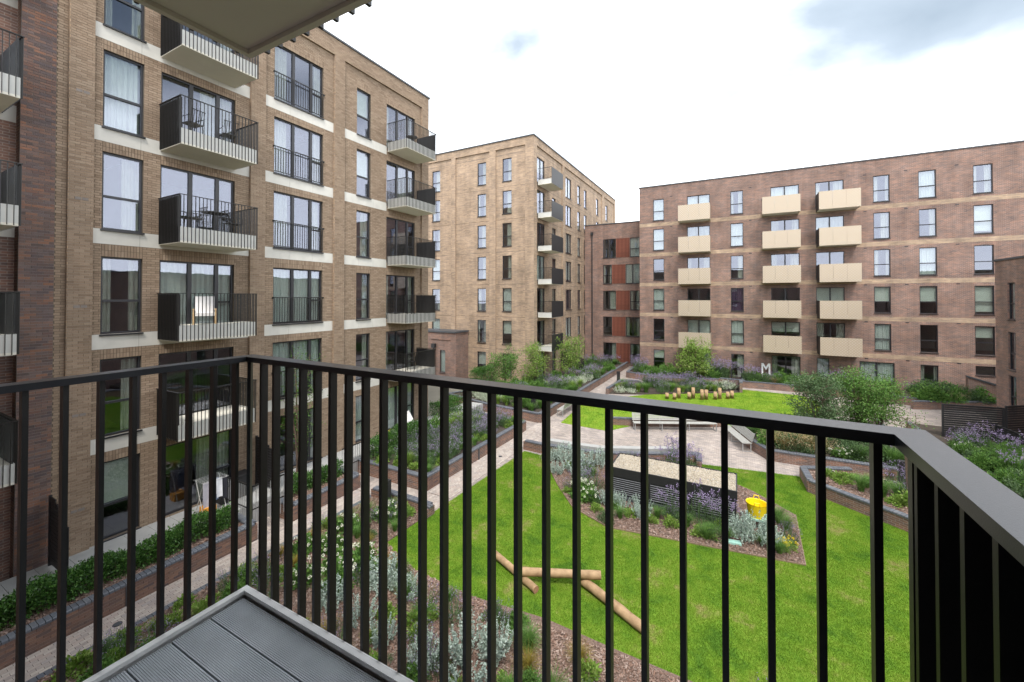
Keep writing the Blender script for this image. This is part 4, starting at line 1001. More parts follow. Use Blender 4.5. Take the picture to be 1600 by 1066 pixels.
# patio railing at the opening
rl = thing('patio_railing', (-15.0, 8.0, .7), 'pale grey metal patio railing at the hedge opening', 'railing')
for (a, b) in (((-16.2, 8.1), (-14.3, 8.1)), ((-14.3, 8.1), (-14.3, 9.2))):
    MB().obox(a, b, .04, 1.62, 1.66).obox(a, b, .03, .85, .88).build('rail', M['black'], rl)
    L = math.hypot(b[0]-a[0], b[1]-a[1]); nn = int(L/.11)
    for k in range(nn+1):
        x, y = a[0]+(b[0]-a[0])*k/nn, a[1]+(b[1]-a[1])*k/nn; put('baluster', MB().box(-.008, -.008, .3, .008, .008, 1.63).mesh('baluster', M['steel']), rl, (x, y, 0))
rl2 = thing('patio_railing', (-15.0, 12.6, .45), 'pale grey metal railing before the lavender planter', 'railing')
a, b = (-15.1, 12.35), (-15.1, 13.3)
MB().obox(a, b, .04, 1.35, 1.39).obox(a, b, .03, .58, .61).build('rail', M['black'], rl2)
for k in range(9): put('baluster', MB().box(-.008, -.008, .0, .008, .008, 1.36).mesh('baluster', M['steel']), rl2, (-15.1, 12.35+k*.118, 0))
# black slatted dividers between patios
def divider(x0, x1, y, z0, h0, h1, label, name='patio_screen', n=18):
    T_ = thing(name, (x0, y, z0), label, 'screen')
    for k in range(n):
        za = z0+.08+k*(h0-.1)/n; zb = za+(h0-.1)/n*.86
        xe = x1
        if za > z0+h1: xe = x0+(x1-x0)*max(.12, 1-(za-z0-h1)/(h0-h1)*.85)
        MB().box(x0, y-.012, za, xe, y+.012, zb).build('slat', M['blackmetal'], T_)
    MB().box(x0, y-.03, z0, x0+.06, y+.03, z0+h0).build('post', M['blackmetal'], T_); MB().box(x1-.06, y-.03, z0, x1, y+.03, z0+h1).build('post', M['blackmetal'], T_)
divider(-16.45, -15.15, 3.95, .718, 1.9, 1.35, 'black slatted patio divider at the dark brick strip')
divider(-16.45, -15.15, 9.45, .718, 1.9, 1.35, 'black slatted patio divider beside the railing opening')
divider(-16.1, -13.6, 40.6, .48, 1.9, 1.2, 'black slatted patio divider at the foot of the tan tower')
# slatted fence on the right
def fence(a, b, z0, h_, label, n=15):
    T_ = thing('slatted_fence', (a[0], a[1], z0), label, 'fence')
    for k in range(n): 
        za = z0+.05+k*h_/n; MB().obox(a, b, .03, za, za+h_/n*.84).build('slat', M['blackmetal'], T_)
    for p in (a, b): MB().obox((p[0]-.04, p[1]), (p[0]+.04, p[1]), .08, 0, z0+h_+.03).build('post', M['blackmetal'], T_)
    MB().obox(a, b, .07, z0+h_+.0, z0+h_+.035).build('rail', M['blackmetal'], T_)
fence((9.95, 31.1), (12.4, 31.5), .4, 1.75, 'black horizontal slat fence facing the garden behind purple flowers')
fence((12.5, 31.5), (14.4, 32.9), .4, 1.85, 'black horizontal slat fence panel angled to the brick wing')
fence((11.9, 30.9), (12.4, 27.2), .0, 1.35, 'lower black slat fence beside the right flower bed', 11)
# white letter M in the planter
lt = thing('letter_sign', (2.4, 44.4, .48), 'large white letter M standing in shrubs below the gold balconies', 'letter')
Mz = MB()
for xa in (0, .56): Mz.box(2.1+xa, 44.3, .9, 2.1+xa+.13, 44.42, 1.95)
for s_ in (0, 1):
    xs_ = [(2.1, 1.953), (2.26, 1.953), (2.445, 1.62), (2.445, 1.36)]
    if s_: xs_ = [(4.89-x, z) for x, z in xs_][::-1]
    Mz.face([(x, 44.296, z) for x, z in xs_][::-1]); Mz.face([(x, 44.424, z) for x, z in xs_])
Mz.box(2.13, 44.33, .48, 2.2, 44.39, .9).box(2.69, 44.33, .48, 2.76, 44.39, .9)
Mz.build('letter', mat('white_sign', (.8, .8, .8), .5), lt)
# ================================================================== balcony and patio furniture
M['chairwood'] = mat('pale_wood', (.55, .38, .2), .6); M['cushion'] = mat('white_cushion', (.72, .70, .68), .9, .05, 8)
def lounge_chair(loc, rz, label):
    T_ = thing('lounge_chair', loc, label, 'chair', None, rz)
    for s_ in (-.3, .3):
        MB().tube([(s_, .3, 0), (s_, .28, .42), (s_, -.3, .36)], .022, 6).build('frame', M['chairwood'], T_, world=False); MB().tube([(s_, -.28, .36), (s_, -.33, 0)], .022, 6).build('leg', M['chairwood'], T_, world=False)
        MB().box(s_-.03, -.3, .5, s_+.03, .3, .53).build('armrest', M['chairwood'], T_, world=False); MB().tube([(s_, .26, .3), (s_, .28, .5)], .02, 6).build('arm_post', M['chairwood'], T_, world=False)
    bevel(MB().box(-.27, -.28, .3, .27, .3, .4).build('seat', M['cushion'], T_, world=False), .03)
    o = MB().box(-.27, -.05, 0, .27, .04, .6).build('backrest', M['cushion'], T_, world=False, loc=(0, -.28, .38), rot=(R(20), 0, 0)); bevel(o, .03)
lounge_chair((-15.85, 7.35, BZ[2]+.46), R(-115), 'white cushioned wooden lounge chair on the balcony with the white chair')
def wire_chair(loc, rz, label, group, m='black'):
    T_ = thing('garden_chair', loc, label, 'chair', group, rz); mm = M[m]
    MB().box(-.22, -.22, .43, .22, .22, .45).build('seat', mm, T_, world=False)
    for (x, y) in ((-.2, -.2), (.2, -.2), (-.2, .2), (.2, .2)): MB().tube([(x, y, 0), (x*.95, y*.95, .43)], .013, 6).build('leg', mm, T_, world=False)
    q = MB()
    for k in range(6): q.tube([(-.2+k*.08, -.2, .45), (-.2+k*.08, -.28, .85)], .009, 5)
    q.tube([(-.22, -.28, .86), (.22, -.28, .86)], .014, 6); q.build('backrest', mm, T_, world=False)
    for s_ in (-.23, .23): MB().tube([(s_, .2, .43), (s_, .2, .64), (s_, -.24, .66)], .012, 6).build('armrest', mm, T_, world=False)
def round_table(loc, label, m='black', h_=.72, r=.36):
    T_ = thing('garden_table', loc, label, 'table')
    MB().tube([(0, 0, h_), (0, 0, h_+.025)], r, 18).build('table_top', M[m], T_, world=False); MB().tube([(0, 0, 0), (0, 0, h_)], .03, 8).build('stem', M[m], T_, world=False)
    for k in range(3): a = k*2.1; MB().tube([(0, 0, .12), (.28*math.cos(a), .28*math.sin(a), 0)], .016, 6).build('leg', M[m], T_, world=False)
z_ = BZ[3]+.46
round_table((-15.85, 7.6, z_), 'black round table on the fourth row balcony between black chairs')
for (y, r_) in ((7.0, 180), (8.2, 0)): wire_chair((-15.8, y, z_), R(r_), 'black wire garden chair at the black round balcony table', 'black chairs at the round balcony table')
z_ = BZ[4]+.46
for (y, r_) in ((6.9, 100), (8.0, 80)): wire_chair((-15.75, y, z_), R(r_), 'dark garden chair on the balcony without a table', 'dark chairs on the upper balcony')
for lv_ in (5, 2): round_table((-15.9, 17.6, BZ[lv_]+.46), 'small dark table on the %s corner balcony of the tan block' % ('topmost' if lv_ == 5 else 'third storey'), 'black', .6, .3)
wire_chair((-15.9, 17.6, BZ[1]+.46), R(120), 'dark garden chair on the lowest corner balcony of the tan block', None)
# airer with washing on the patio
ar = thing('clothes_airer', (-15.9, 7.6, .718), 'white folding clothes airer on the patio below the balcony', 'airer')
for y in (7.25, 7.95):
    MB().tube([(-16.1, y, .72), (-15.6, y, 1.80)], .012, 6).tube([(-15.6, y, .72), (-16.1, y, 1.80)], .012, 6).build('leg', M['whitemetal'], ar)
for k in range(6): MB().tube([(-16.15+k*.12, 7.2, 1.80), (-16.15+k*.12, 8.0, 1.80)], .006, 5).build('rod', M['whitemetal'], ar)
def cloth(x, y0, y1, z0, z1, m, label):
    mb = MB(); n = 10
    for i in range(n):
        ya, yb = y0+(y1-y0)*i/n, y0+(y1-y0)*(i+1)/n; f = lambda y: x+.018*math.sin(y*31+x*9)
        for (sgn, zz) in ((.02, z0), (-.02, z0+.12)): mb.face([(f(ya)+sgn*1.3, ya, zz), (f(yb)+sgn*1.3, yb, zz), (x+sgn*.2, yb, z1), (x+sgn*.2, ya, z1)])
    o = mb.build('laundry', m); tag(o, label, 'laundry')
cloth(-15.58, 7.22, 7.5, .98, 1.815, mat('grey_jersey', (.42, .40, .44), .9), 'grey long top hanging on the clothes airer')
cloth(-15.57, 7.62, 7.8, 1.18, 1.815, mat('white_shirt', (.72, .73, .76), .9), 'white shirt hanging on the clothes airer')
cloth(-15.68, 7.45, 7.75, 1.08, 1.815, mat('blue_shirt', (.20, .26, .40), .9), 'blue printed shirt hanging inside the clothes airer')
cloth(-15.62, 7.82, 7.98, 1.05, 1.815, mat('black_trousers', (.03, .03, .04), .9), 'black garment at the end of the clothes airer')
ot = thing('basket', (-15.7, 7.4, .718), 'orange fabric basket under the clothes airer', 'basket')
bevel(MB().box(-15.85, 7.25, .72, -15.5, 7.6, .98).build('body', mat('orange_fabric', (.65, .28, .03), .8), ot), .04)
for k, (y, hh, lab) in enumerate(((8.15, .55, 'lower black plastic storage box on the patio beside the airer'), (8.75, .8, 'taller black plastic storage box against the pier on the patio'))):
    if k: y = 8.7
    sb_ = thing('storage_box', (-16.05, y, .718), lab, 'box')
    bevel(MB().box(-16.3, y-.22, .72, -15.85, y+.24, .72+hh-.05).build('body', M['blackmetal'], sb_), .02); bevel(MB().box(-16.32, y-.24, .67+hh, -15.83, y+.26, .72+hh).build('lid', M['blackmetal'], sb_), .015)
dc = thing('deck_chair', (-15.8, 17.3, .718), 'white folding deck chair on the far patio', 'chair')
q = MB(); q.face([(-15.5, 17.0, 1.0), (-15.5, 17.5, 1.0), (-16.0, 17.5, 1.7), (-16.0, 17.0, 1.7)]); q.face([(-15.48, 17.0, 1.01), (-15.98, 17.0, 1.71), (-15.98, 17.5, 1.71), (-15.48, 17.5, 1.01)]); q.build('sling', M['cushion'], dc)
for y in (17.0, 17.5): MB().tube([(-16.02, y, 1.72), (-15.3, y, .72)], .018, 6).tube([(-15.95, y, .72), (-15.35, y, 1.1)], .018, 6).build('frame', M['cushion'], dc)
pt_ = thing('window_box', (-15.7, 15.6, .718), 'orange flower box on the far patio beside the narrow window', 'planter')
MB().box(-15.9, 15.2, .72, -15.6, 15.9, 1.0).build('box', M['blackmetal'], pt_)
# ================================================================== planting
def leafmat(name, cols, tr=.25, rough=.6): return ramp_island(name, cols, rough, .25, 0, 3, trans=tr)
M['lf_hedge'] = leafmat('hedge_leaf', [(.025, .075, .015), (.05, .13, .025), (.09, .20, .035), (.035, .10, .02), (.13, .25, .06)], .2, .4)
M['lf_green'] = leafmat('green_leaf', [(.06, .15, .03), (.11, .23, .045), (.16, .29, .06), (.08, .18, .04)])
M['lf_lime'] = leafmat('lime_leaf', [(.12, .23, .03), (.19, .32, .05), (.15, .27, .04), (.26, .37, .08), (.30, .36, .12)])
M['lf_dark'] = leafmat('olive_leaf', [(.05, .10, .04), (.09, .16, .06), (.13, .20, .09), (.07, .12, .05)])
M['lf_silver'] = leafmat('silver_leaf', [(.34, .43, .37), (.46, .55, .49), (.28, .36, .30), (.54, .62, .56)], .15, .8)
M['lf_white'] = leafmat('pale_leaf', [(.45, .50, .38), (.58, .62, .50), (.35, .42, .28), (.66, .69, .60)], .15, .8)
M['lf_gold'] = leafmat('golden_grass_blade', [(.38, .28, .10), (.46, .36, .16), (.30, .19, .06), (.42, .36, .18)], .3)
M['lf_amber'] = leafmat('amber_grass_blade', [(.30, .20, .03), (.26, .24, .04), (.36, .25, .05), (.20, .20, .05)], .3)
M['lf_straw'] = leafmat('straw_plume', [(.42, .34, .20), (.46, .39, .24), (.36, .27, .14)], .3)
M['fl_purple'] = leafmat('purple_petal', [(.27, .20, .37), (.34, .27, .44), (.24, .18, .31), (.41, .35, .50)], .2)
M['fl_white'] = leafmat('white_petal', [(.74, .75, .60), (.82, .82, .74), (.66, .70, .48)], .15)
M['fl_yellow'] = leafmat('yellow_petal', [(.70, .55, .02), (.8, .66, .05)], .15)
M['barkt'] = mat('twig_bark', (.13, .09, .065), .9, .25, 20, .4, 60)
def norm(v): return v/np.maximum(np.linalg.norm(v, axis=1, keepdims=True), 1e-9)
def leafquads(P, Dv, L, W, rg):
    """diamond leaves: base P, direction Dv, length L, width W"""
    n = len(P); Dv = norm(Dv); r = norm(rg.normal(size=(n, 3))); S = norm(np.cross(Dv, r)); L = np.broadcast_to(L, n)[:, None]; W = np.broadcast_to(W, n)[:, None]
    m = P+Dv*L*.5
    return np.stack([P, m+S*W*.5, P+Dv*L, m-S*W*.5], 1)
def bush(seed, rx, rz_, n, L, W, up=.35, lump=5):
    """lumpy crown of leaves from the ground up, gaps between clumps"""
    rg = np.random.default_rng(seed); cl = rg.normal(size=(lump*3, 3)); cl[:, 2] = np.abs(cl[:, 2]); cl = norm(cl)*rg.uniform(.45, .95, (len(cl), 1))
    k = rg.integers(0, len(cl), n); P = cl[k]+rg.normal(size=(n, 3))*.17; P[:, 2] = np.abs(P[:, 2])
    Dv = norm(P)+rg.normal(size=(n, 3))*.6+np.array([0, 0, up]); P = P*np.array([rx, rx, rz_])*.85
    return leafquads(P, Dv, L*rg.uniform(.6, 1.3, n), W*rg.uniform(.7, 1.2, n), rg)
def sprigs(seed, r, h, ns, per, L, W, spread=.45):
    """upright feathery sprigs (artemisia, lavender leaf)"""
    rg = np.random.default_rng(seed); out_ = []
    for s_ in range(ns):
        a = rg.uniform(0, 6.28); q = math.sqrt(rg.uniform(0, 1)); b = np.array([math.cos(a)*q*r*.55, math.sin(a)*q*r*.55, 0]); hh = h*(1-.45*q*q)*rg.uniform(.75, 1.1)
        tip = b+np.array([math.cos(a)*q*r*spread, math.sin(a)*q*r*spread, hh]); t = rg.uniform(.12, 1, per)
        P = b+(tip-b)*t[:, None]; Dv = rg.normal(size=(per, 3))*.7+np.array([0, 0, .7]); out_.append(leafquads(P, Dv, L*rg.uniform(.6, 1.2, per)*(1.15-.4*t), W, rg))
    return np.concatenate(out_)
def blades(seed, r, h, n, wdt, arch=.7):
    rg = np.random.default_rng(seed); a = rg.uniform(0, 6.28, n); o = np.stack([np.cos(a), np.sin(a), np.zeros(n)], 1); hh = h*rg.uniform(.6, 1.15, n); ln = arch*h*rg.uniform(.15, 1, n)
    s_ = np.stack([-np.sin(a), np.cos(a), np.zeros(n)], 1)*wdt/2; base = o*(r*.3*rg.uniform(0, 1, n))[:, None]; Q = []
    prev = base; 
    for k in (1, 2, 3):
        t = k/3; z = hh*(1.25*t-.45*t*t*t if arch > .5 else t); cur = base+o*(ln*t*t)[:, None]+np.stack([0*z, 0*z, z], 1); w0 = 1-(k-1)/3; w1 = max(.12, 1-k/3)
        Q.append(np.stack([prev-s_*w0, prev+s_*w0, cur+s_*w1, cur-s_*w1], 1)); prev = cur
    return np.concatenate(Q)
def spikes(seed, r, h, n, fl, big=.03, sp=.5, stem=True):
    """stems with a flower head on each tip: returns (stem quads, flower quads)"""
    rg = np.random.default_rng(seed); a = rg.uniform(0, 6.28, n); q = np.sqrt(rg.uniform(0, 1, n)); o = np.stack([np.cos(a), np.sin(a), 0*a], 1)
    b = o*(q*r*.5)[:, None]; tip = b+o*(q*r*sp)[:, None]; tip[:, 2] = h*rg.uniform(.7, 1.1, n)*(1-.25*q); s_ = np.stack([-np.sin(a), np.cos(a), 0*a], 1)*.0035
    st = np.stack([b-s_, b+s_, tip+s_, tip-s_], 1); F = []
    for k in range(fl):
        P = tip+rg.normal(size=(n, 3))*big*np.array([.7, .7, 1.0]); F.append(leafquads(P, rg.normal(size=(n, 3)), big*rg.uniform(.7, 1.2, n), big*.8, rg))
    return st, np.concatenate(F)
def heads(seed, r, h, n, per, rad):
    """round flower heads made of petals"""
    rg = np.random.default_rng(seed); F = []
    for i in range(n):
        a = rg.uniform(0, 6.28); q = math.sqrt(rg.uniform(0, 1)); c = np.array([math.cos(a)*q*r*.9, math.sin(a)*q*r*.9, h*(1.02-.35*q*q)*rg.uniform(.8, 1.05)]); d = norm(rg.normal(size=(per, 3)))
        F.append(leafquads(c+d*rad*.6, d+rg.normal(size=(per, 3))*.5, rad*.7, rad*.6, rg))
    return np.concatenate(F)
KIND = {}
def kind(name, parts): KIND[name] = parts
for v in range(3):
    kind(('artemisia', v), [('foliage', quads('foliage', sprigs(100+v, .52, .75, 46, 46, .062, .03), M['lf_silver']))])
    kind(('santolina', v), [('foliage', quads('foliage', sprigs(120+v, .5, .45, 60, 22, .06, .022), M['lf_white']))])
    kind(('lavender', v), [('foliage', quads('foliage', np.concatenate([sprigs(130+v, .45, .4, 45, 16, .07, .016), spikes(131+v, .5, .62, 70, 0 or 1)[0]]), M['lf_dark'])), ('flowers', quads('flowers', spikes(131+v, .5, .62, 90, 5, .022)[1], M['fl_purple']))])
    kind(('verbena', v), [('foliage', quads('foliage', np.concatenate([sprigs(140+v, .5, .55, 30, 14, .10, .022), spikes(141+v, .6, 1.1, 46, 1)[0]]), M['lf_dark'])), ('flowers', quads('flowers', spikes(141+v, .6, 1.1, 46, 12, .034)[1], M['fl_purple']))])
    kind(('purplemass', v), [('foliage', quads('foliage', np.concatenate([bush(150+v, .6, .65, 900, .11, .03), spikes(151+v, .7, 1.0, 75, 1)[0]]), M['lf_dark'])), ('flowers', quads('flowers', spikes(151+v, .7, 1.0, 75, 7, .035)[1], M['fl_purple']))])
    kind(('fountain', v), [('blades', quads('blades', blades(160+v, .3, .6, 420, .012, .9), M['lf_green']))])
    kind(('limegrass', v), [('blades', quads('blades', blades(170+v, .35, .55, 380, .016, .8), M['lf_lime']))])
    kind(('amber', v), [('blades', quads('blades', blades(180+v, .18, .36, 420, .007, .9), M['lf_amber']))])
    kind(('gold', v), [('blades', quads('blades', blades(190+v, .4, .7, 700, .010, 1.0), M['lf_gold'])), ('plumes', quads('plumes', np.concatenate(spikes(191+v, .8, .85, 80, 7, .03, .7)), M['lf_straw']))])
    kind(('lowgreen', v), [('foliage', quads('foliage', bush(200+v, .32, .3, 650, .085, .04), M['lf_lime']))])
    kind(('leafy', v), [('foliage', quads('foliage', bush(210+v, .55, .6, 1700, .09, .045), M['lf_green']))])
    kind(('olive', v), [('foliage', quads('foliage', bush(220+v, .6, .7, 1900, .075, .03), M['lf_dark']))])
    kind(('hydrangea', v), [('foliage', quads('foliage', bush(230+v, .5, .55, 850, .11, .065), M['lf_green'])), ('flowers', quads('flowers', heads(231+v, .5, .62, 13, 30, .045), M['fl_white']))])
    kind(('yellowflower', v), [('foliage', quads('foliage', bush(240+v, .3, .3, 450, .07, .03), M['lf_lime'])), ('flowers', quads('flowers', heads(241+v, .28, .36, 16, 18, .035), M['fl_yellow']))])
PR = random.Random(21)
def plant(kd, x, y, z, s, label, group, cat='plant', name=None, sz=None):
    names = {'artemisia': 'artemisia_bush', 'santolina': 'pale_bush', 'lavender': 'lavender_plant', 'verbena': 'verbena_plant', 'purplemass': 'purple_perennial', 'fountain': 'grass_clump', 'limegrass': 'grass_clump', 'amber': 'sedge_tuft', 'gold': 'feather_grass', 'lowgreen': 'green_plant', 'leafy': 'leafy_shrub', 'olive': 'shrub', 'hydrangea': 'hydrangea_bush', 'yellowflower': 'yellow_flower_plant'}
    T_ = thing(names[kd], (x, y, z), label, cat, group, PR.uniform(0, 6.28))
    for (pn, me) in KIND[(kd, PR.randrange(3))]:
        o = put(pn, me, T_, world=False, scale=(s, s, (sz or s)*PR.uniform(.9, 1.1)))
        if pn in ('flowers', 'plumes'): o['kind'] = 'stuff'
LB = {'artemisia': 'silver leaved feathery bush', 'santolina': 'pale creamy white leaved bush', 'lavender': 'low lavender plant with purple spikes', 'verbena': 'tall thin stemmed purple verbena', 'purplemass': 'bushy plant massed with purple flowers', 'fountain': 'green arching grass clump', 'limegrass': 'lime green grassy clump', 'amber': 'small amber sedge tuft', 'gold': 'golden feather grass with pale plumes', 'lowgreen': 'small bright green leafy plant', 'leafy': 'mid green leafy shrub', 'olive': 'dull olive green shrub', 'hydrangea': 'green bush with round white flower heads', 'yellowflower': 'small plant with bright yellow flowers'}
SPOT = {'in the bark bed below the balcony': [(-12.5, 4, 'by the blue edging of the left path'), (-12.4, 8, 'by the path edging opposite the airer'), (-11.2, 11.2, 'beside the black bollard at the path crossing'), (-10.2, 9.2, 'at the lawn corner near the wall stub'), (-8.6, 8.4, 'at the lawn edge left of the logs'), (-10.6, 7, 'amid the white flowers of the balcony bed'), (-7.8, 6.6, 'amid the silver bushes below the balcony'), (-5, 7.8, 'at the lawn edge below the log beam'), (-3.2, 7.4, 'at the bed edge under the cut log end'), (-5, 6, 'close under the balcony floor')],
 'in the island bed round the cabinet': [(-7.6, 18.8, 'at the pointed end by the curved wall'), (-6, 17.8, 'behind the white flowers left of the cabinet'), (-5.2, 15.8, 'at the left end of the cabinet'), (-3.3, 15.6, 'before the first louvre panel'), (-1.8, 15.6, 'before the middle louvre panel'), (-.5, 15.6, 'before the last louvre panel'), (.6, 15.7, 'before the yellow tub'), (1.4, 16.8, 'at the bark tip beyond the yellow tub'), (-2.5, 20, 'behind the cabinet by the wall end')],
 'in the planter along the main path': [(-13, 14.2, 'at the brick corner by the path crossing'), (-14.3, 17, 'beside the green hedge of the planter'), (-12.2, 17, 'along the main path coping'), (-12.2, 20.5, 'at the plaza end of the lavender planter'), (-14.2, 20.5, 'at the patio end of the lavender planter')],
 'in the long planter before the tan tower': [(-16.8, 26.2, 'at the annex end of the tower planter'), (-12.4, 25.4, 'by the bollard and slatted bench'), (-14.5, 29, 'in the middle of the tower planter'), (-15.5, 33, 'at the foot of the tower corner'), (-12.3, 34.5, 'among the pale bushes on the narrow path'), (-13.5, 40, 'before the tower balconies'), (-13, 46, 'by the red fin block')],
 'in the bed behind the timber posts': [(-8.5, 35, 'at the wall end of the timber post bed'), (-6, 36.5, 'left of the timber posts'), (-3.5, 38, 'just behind the timber posts'), (-1, 40, 'beside the brick wall end at the lawn top')],
 'in the tree planter': [(2.5, 24.8, 'along the golden grass coping'), (5.5, 24.8, 'by the bollard corner of the tree planter'), (1.2, 26.8, 'behind the shorter bench'), (4, 27, 'under the dusky tree'), (6, 29, 'under the fresh green trees')],
 'in the right bed under the slatted fence': [(10, 18, 'near the handrail end of the fence bed'), (10, 24, 'along the right path wall'), (11.5, 25, 'beside the lower slat fence'), (10.5, 29, 'before the tall slat fence')],
 'in the planter under the gold balconies': [(1.3, 43.2, 'by the thin bollards'), (3, 43.4, 'beside the white letter'), (5.5, 43.3, 'below the wide ground window'), (8, 43.2, 'before the dark door'), (11, 42.5, 'below the far ground window')]}
def bedplants(rows, where, z):
    for (kd, pts, s) in rows:
        for p in pts:
            f = p[2] if len(p) > 2 else 1; g = PR.uniform(.85, 1.16); sp = SPOT.get(where); ph = where
            if sp: ph = min(sp, key=lambda q: (q[0]-p[0])**2+(q[1]-p[1])**2)[2]
            sz_ = 'large ' if f*g > 1.14 else 'little ' if f*g < .86 else ''
            lb = sz_+LB[kd].replace('small ', '')+' '+ph
            plant(kd, p[0], p[1], z, s*g*f, lb, LB[kd]+' '+where)
def rnd(n, poly, seed): 
    global rng
    r_ = np.random.default_rng(seed); p = np.array(poly); out_ = []
    while len(out_) < n:
        q = r_.uniform(p.min(0), p.max(0), (1, 2))
        if inside(poly, q)[0] and all((q[0][0]-o[0])**2+(q[0][1]-o[1])**2 > .16 for o in out_): out_.append(tuple(q[0]))
    return out_
_bp = [(-12.6, 2.6), (-12.6, 11.7), (-10.1, 11.6), (-10.2, 9.6), (-8.3, 9.05), (-4.2, 9.1), (-1.5, 8.9), (-1.5, 7.2), (-6.5, 5.0), (-9, 2.8)]
bedplants([('fountain', rnd(22, _bp, 71), .75), ('lowgreen', rnd(20, _bp, 72), 1.0), ('leafy', rnd(16, _bp, 73), .62), ('lavender', rnd(14, _bp, 74), .85), ('olive', rnd(10, _bp, 75), .55), ('limegrass', rnd(8, _bp, 76), .6)], 'in the bark bed below the balcony', .06)
_ip = [(-8.2, 18.5), (-5.5, 15.2), (-3.9, 14.5), (-1.8, 14.8), (1.5, 15.3), (1.5, 16), (-4.6, 16.1), (-6, 19.2)]
bedplants([('fountain', rnd(8, _ip, 81), .7), ('lowgreen', rnd(7, _ip, 82), .85), ('olive', rnd(5, _ip, 83), .55), ('lavender', rnd(5, _ip, 84), .8)], 'in the island bed round the cabinet', .06)
# clipped hedges
def hedge(x0, x1, y0, y1, z0, z1, n, label, m='lf_hedge', L=.075, seed=1):
    rg = np.random.default_rng(seed); T_ = thing('hedge', ((x0+x1)/2, (y0+y1)/2, z0), label, 'hedge')
    P = rg.uniform(0, 1, (n, 3)); f = rg.integers(0, 3, n)
    P[f == 0, 0] = rg.choice([0, 1], (f == 0).sum())+rg.normal(size=(f == 0).sum())*.09; P[f == 1, 2] = 1+rg.normal(size=(f == 1).sum())*.09
    P = np.array([x0, y0, z0])+P*np.array([x1-x0, y1-y0, z1-z0])
    P[:, 2] += .07*np.sin(P[:, 1]*2.1)+.05*np.sin(P[:, 1]*5.7+1); P[:, 0] += .05*np.sin(P[:, 1]*3.3+2); P[:, 2] = np.maximum(P[:, 2], z0)
    Dv = rg.normal(size=(n, 3))*.7+(P-np.array([(x0+x1)/2, 0, (z0+z1)/2]))*np.array([1.4, 0, 1.4])+np.array([0, 0, .3])
    put('foliage', quads('foliage', leafquads(P, Dv, L*rg.uniform(.6, 1.3, n), L*.5, rg), M[m]), T_)
    st_ = MB()
    for k in range(int((y1-y0)/.35)): y = y0+.2+k*.35; xm = (x0+x1)/2; st_.tube([(xm, y, z0-.05), (xm+random.uniform(-.1, .1), y+random.uniform(-.1, .1), z1-.15)], .012, 5)
    st_.build('stems', M['barkt'], T_)
hedge(-14.98, -14.5, -.3, 7.7, .5, 1.02, 26000, 'long clipped dark green laurel hedge along the patio edge')
hedge(-15.0, -14.6, 9.7, 12.0, .5, 1.05, 6000, 'short clipped hedge in the planter beyond the railing', seed=2)
hedge(-15.15, -14.45, 13.7, 17.6, .5, 1.35, 13000, 'green hedge between the far patio and the lavender planter', seed=3)
hedge(-16.4, -15.4, 19.8, 21.9, .72, 1.5, 8000, 'rounded hedge at the far corner of the tan block', seed=5)
hedge(-20.5, -19.6, 30.0, 33.6, .1, 1.5, 7000, 'clipped hedge at the foot of the tower beside the annex', seed=4, L=.1)
# bed below the balcony
bedplants([('hydrangea', [(-10.9, 10.9), (-11.7, 9.6), (-11.0, 8.8), (-10.4, 8.2), (-9.7, 8.6, 1.1), (-10.6, 7.4), (-9.6, 7.7), (-11.9, 8.2, .9)], 1.0),
           ('artemisia', [(-8.5, 8.3, 1.1), (-7.7, 8.4, .9), (-9.2, 7.2, .9), (-7.2, 7.0, 1.0), (-5.9, 7.0, 1.0), (-5.0, 7.5, 1.4), (-4.75, 8.1, .9), (-6.3, 5.9, .8), (-8.1, 7.2, .8), (-4.6, 6.6, 1.0)], 1.0),
           ('lavender', [(-12.2, 6.3), (-12.0, 7.1), (-11.5, 6.9), (-10.9, 6.5), (-7.0, 8.3), (-6.1, 8.3, 1.2), (-5.6, 7.0), (-11.4, 10.3), (-9.1, 8.2)], .9),
           ('amber', [(-12.3, 7.8), (-11.4, 7.7), (-12.1, 8.8), (-8.4, 6.4), (-7.6, 6.2), (-8.9, 6.2), (-7.9, 5.6), (-3.9, 7.9), (-9.3, 9.1), (-8.8, 9.0), (-10.4, 9.5), (-6.9, 5.6), (-3.0, 8.6)], 1.1),
           ('fountain', [(-10.4, 11.1), (-10.2, 10.5), (-11.9, 10.8), (-4.1, 8.4), (-3.9, 7.2), (-10.1, 9.0), (-6.6, 8.8), (-11.2, 11.4), (-3.2, 7.6)], .75),
           ('lowgreen', [(-12.4, 4.2), (-12.1, 4.9), (-12.5, 5.4), (-11.8, 5.6), (-12.4, 3.4), (-11.9, 3.9), (-12.3, 6.8), (-12.3, 9.6), (-5.4, 6.1), (-4.0, 6.4), (-3.3, 7.3), (-2.4, 7.7), (-1.8, 8.1), (-7.0, 6.3), (-6.6, 7.5), (-1.2, 7.6), (-10.6, 11.5)], 1.0),
           ('leafy', [(-3.4, 6.7, .6), (-2.9, 7.0, .7), (-3.7, 7.6, .6), (-11.3, 10.9, .6), (-2.2, 7.0, .6)], 1.0)], 'in the bark bed below the balcony', .06)
for (x, y) in ((.95, 9.0), (1.2, 8.85), (.7, 8.95), (1.5, 8.7)): plant('verbena', x, y, .06, .75, 'tall thin stemmed purple verbena at the lawn side tip of the balcony bed', 'verbena at the lawn side tip')
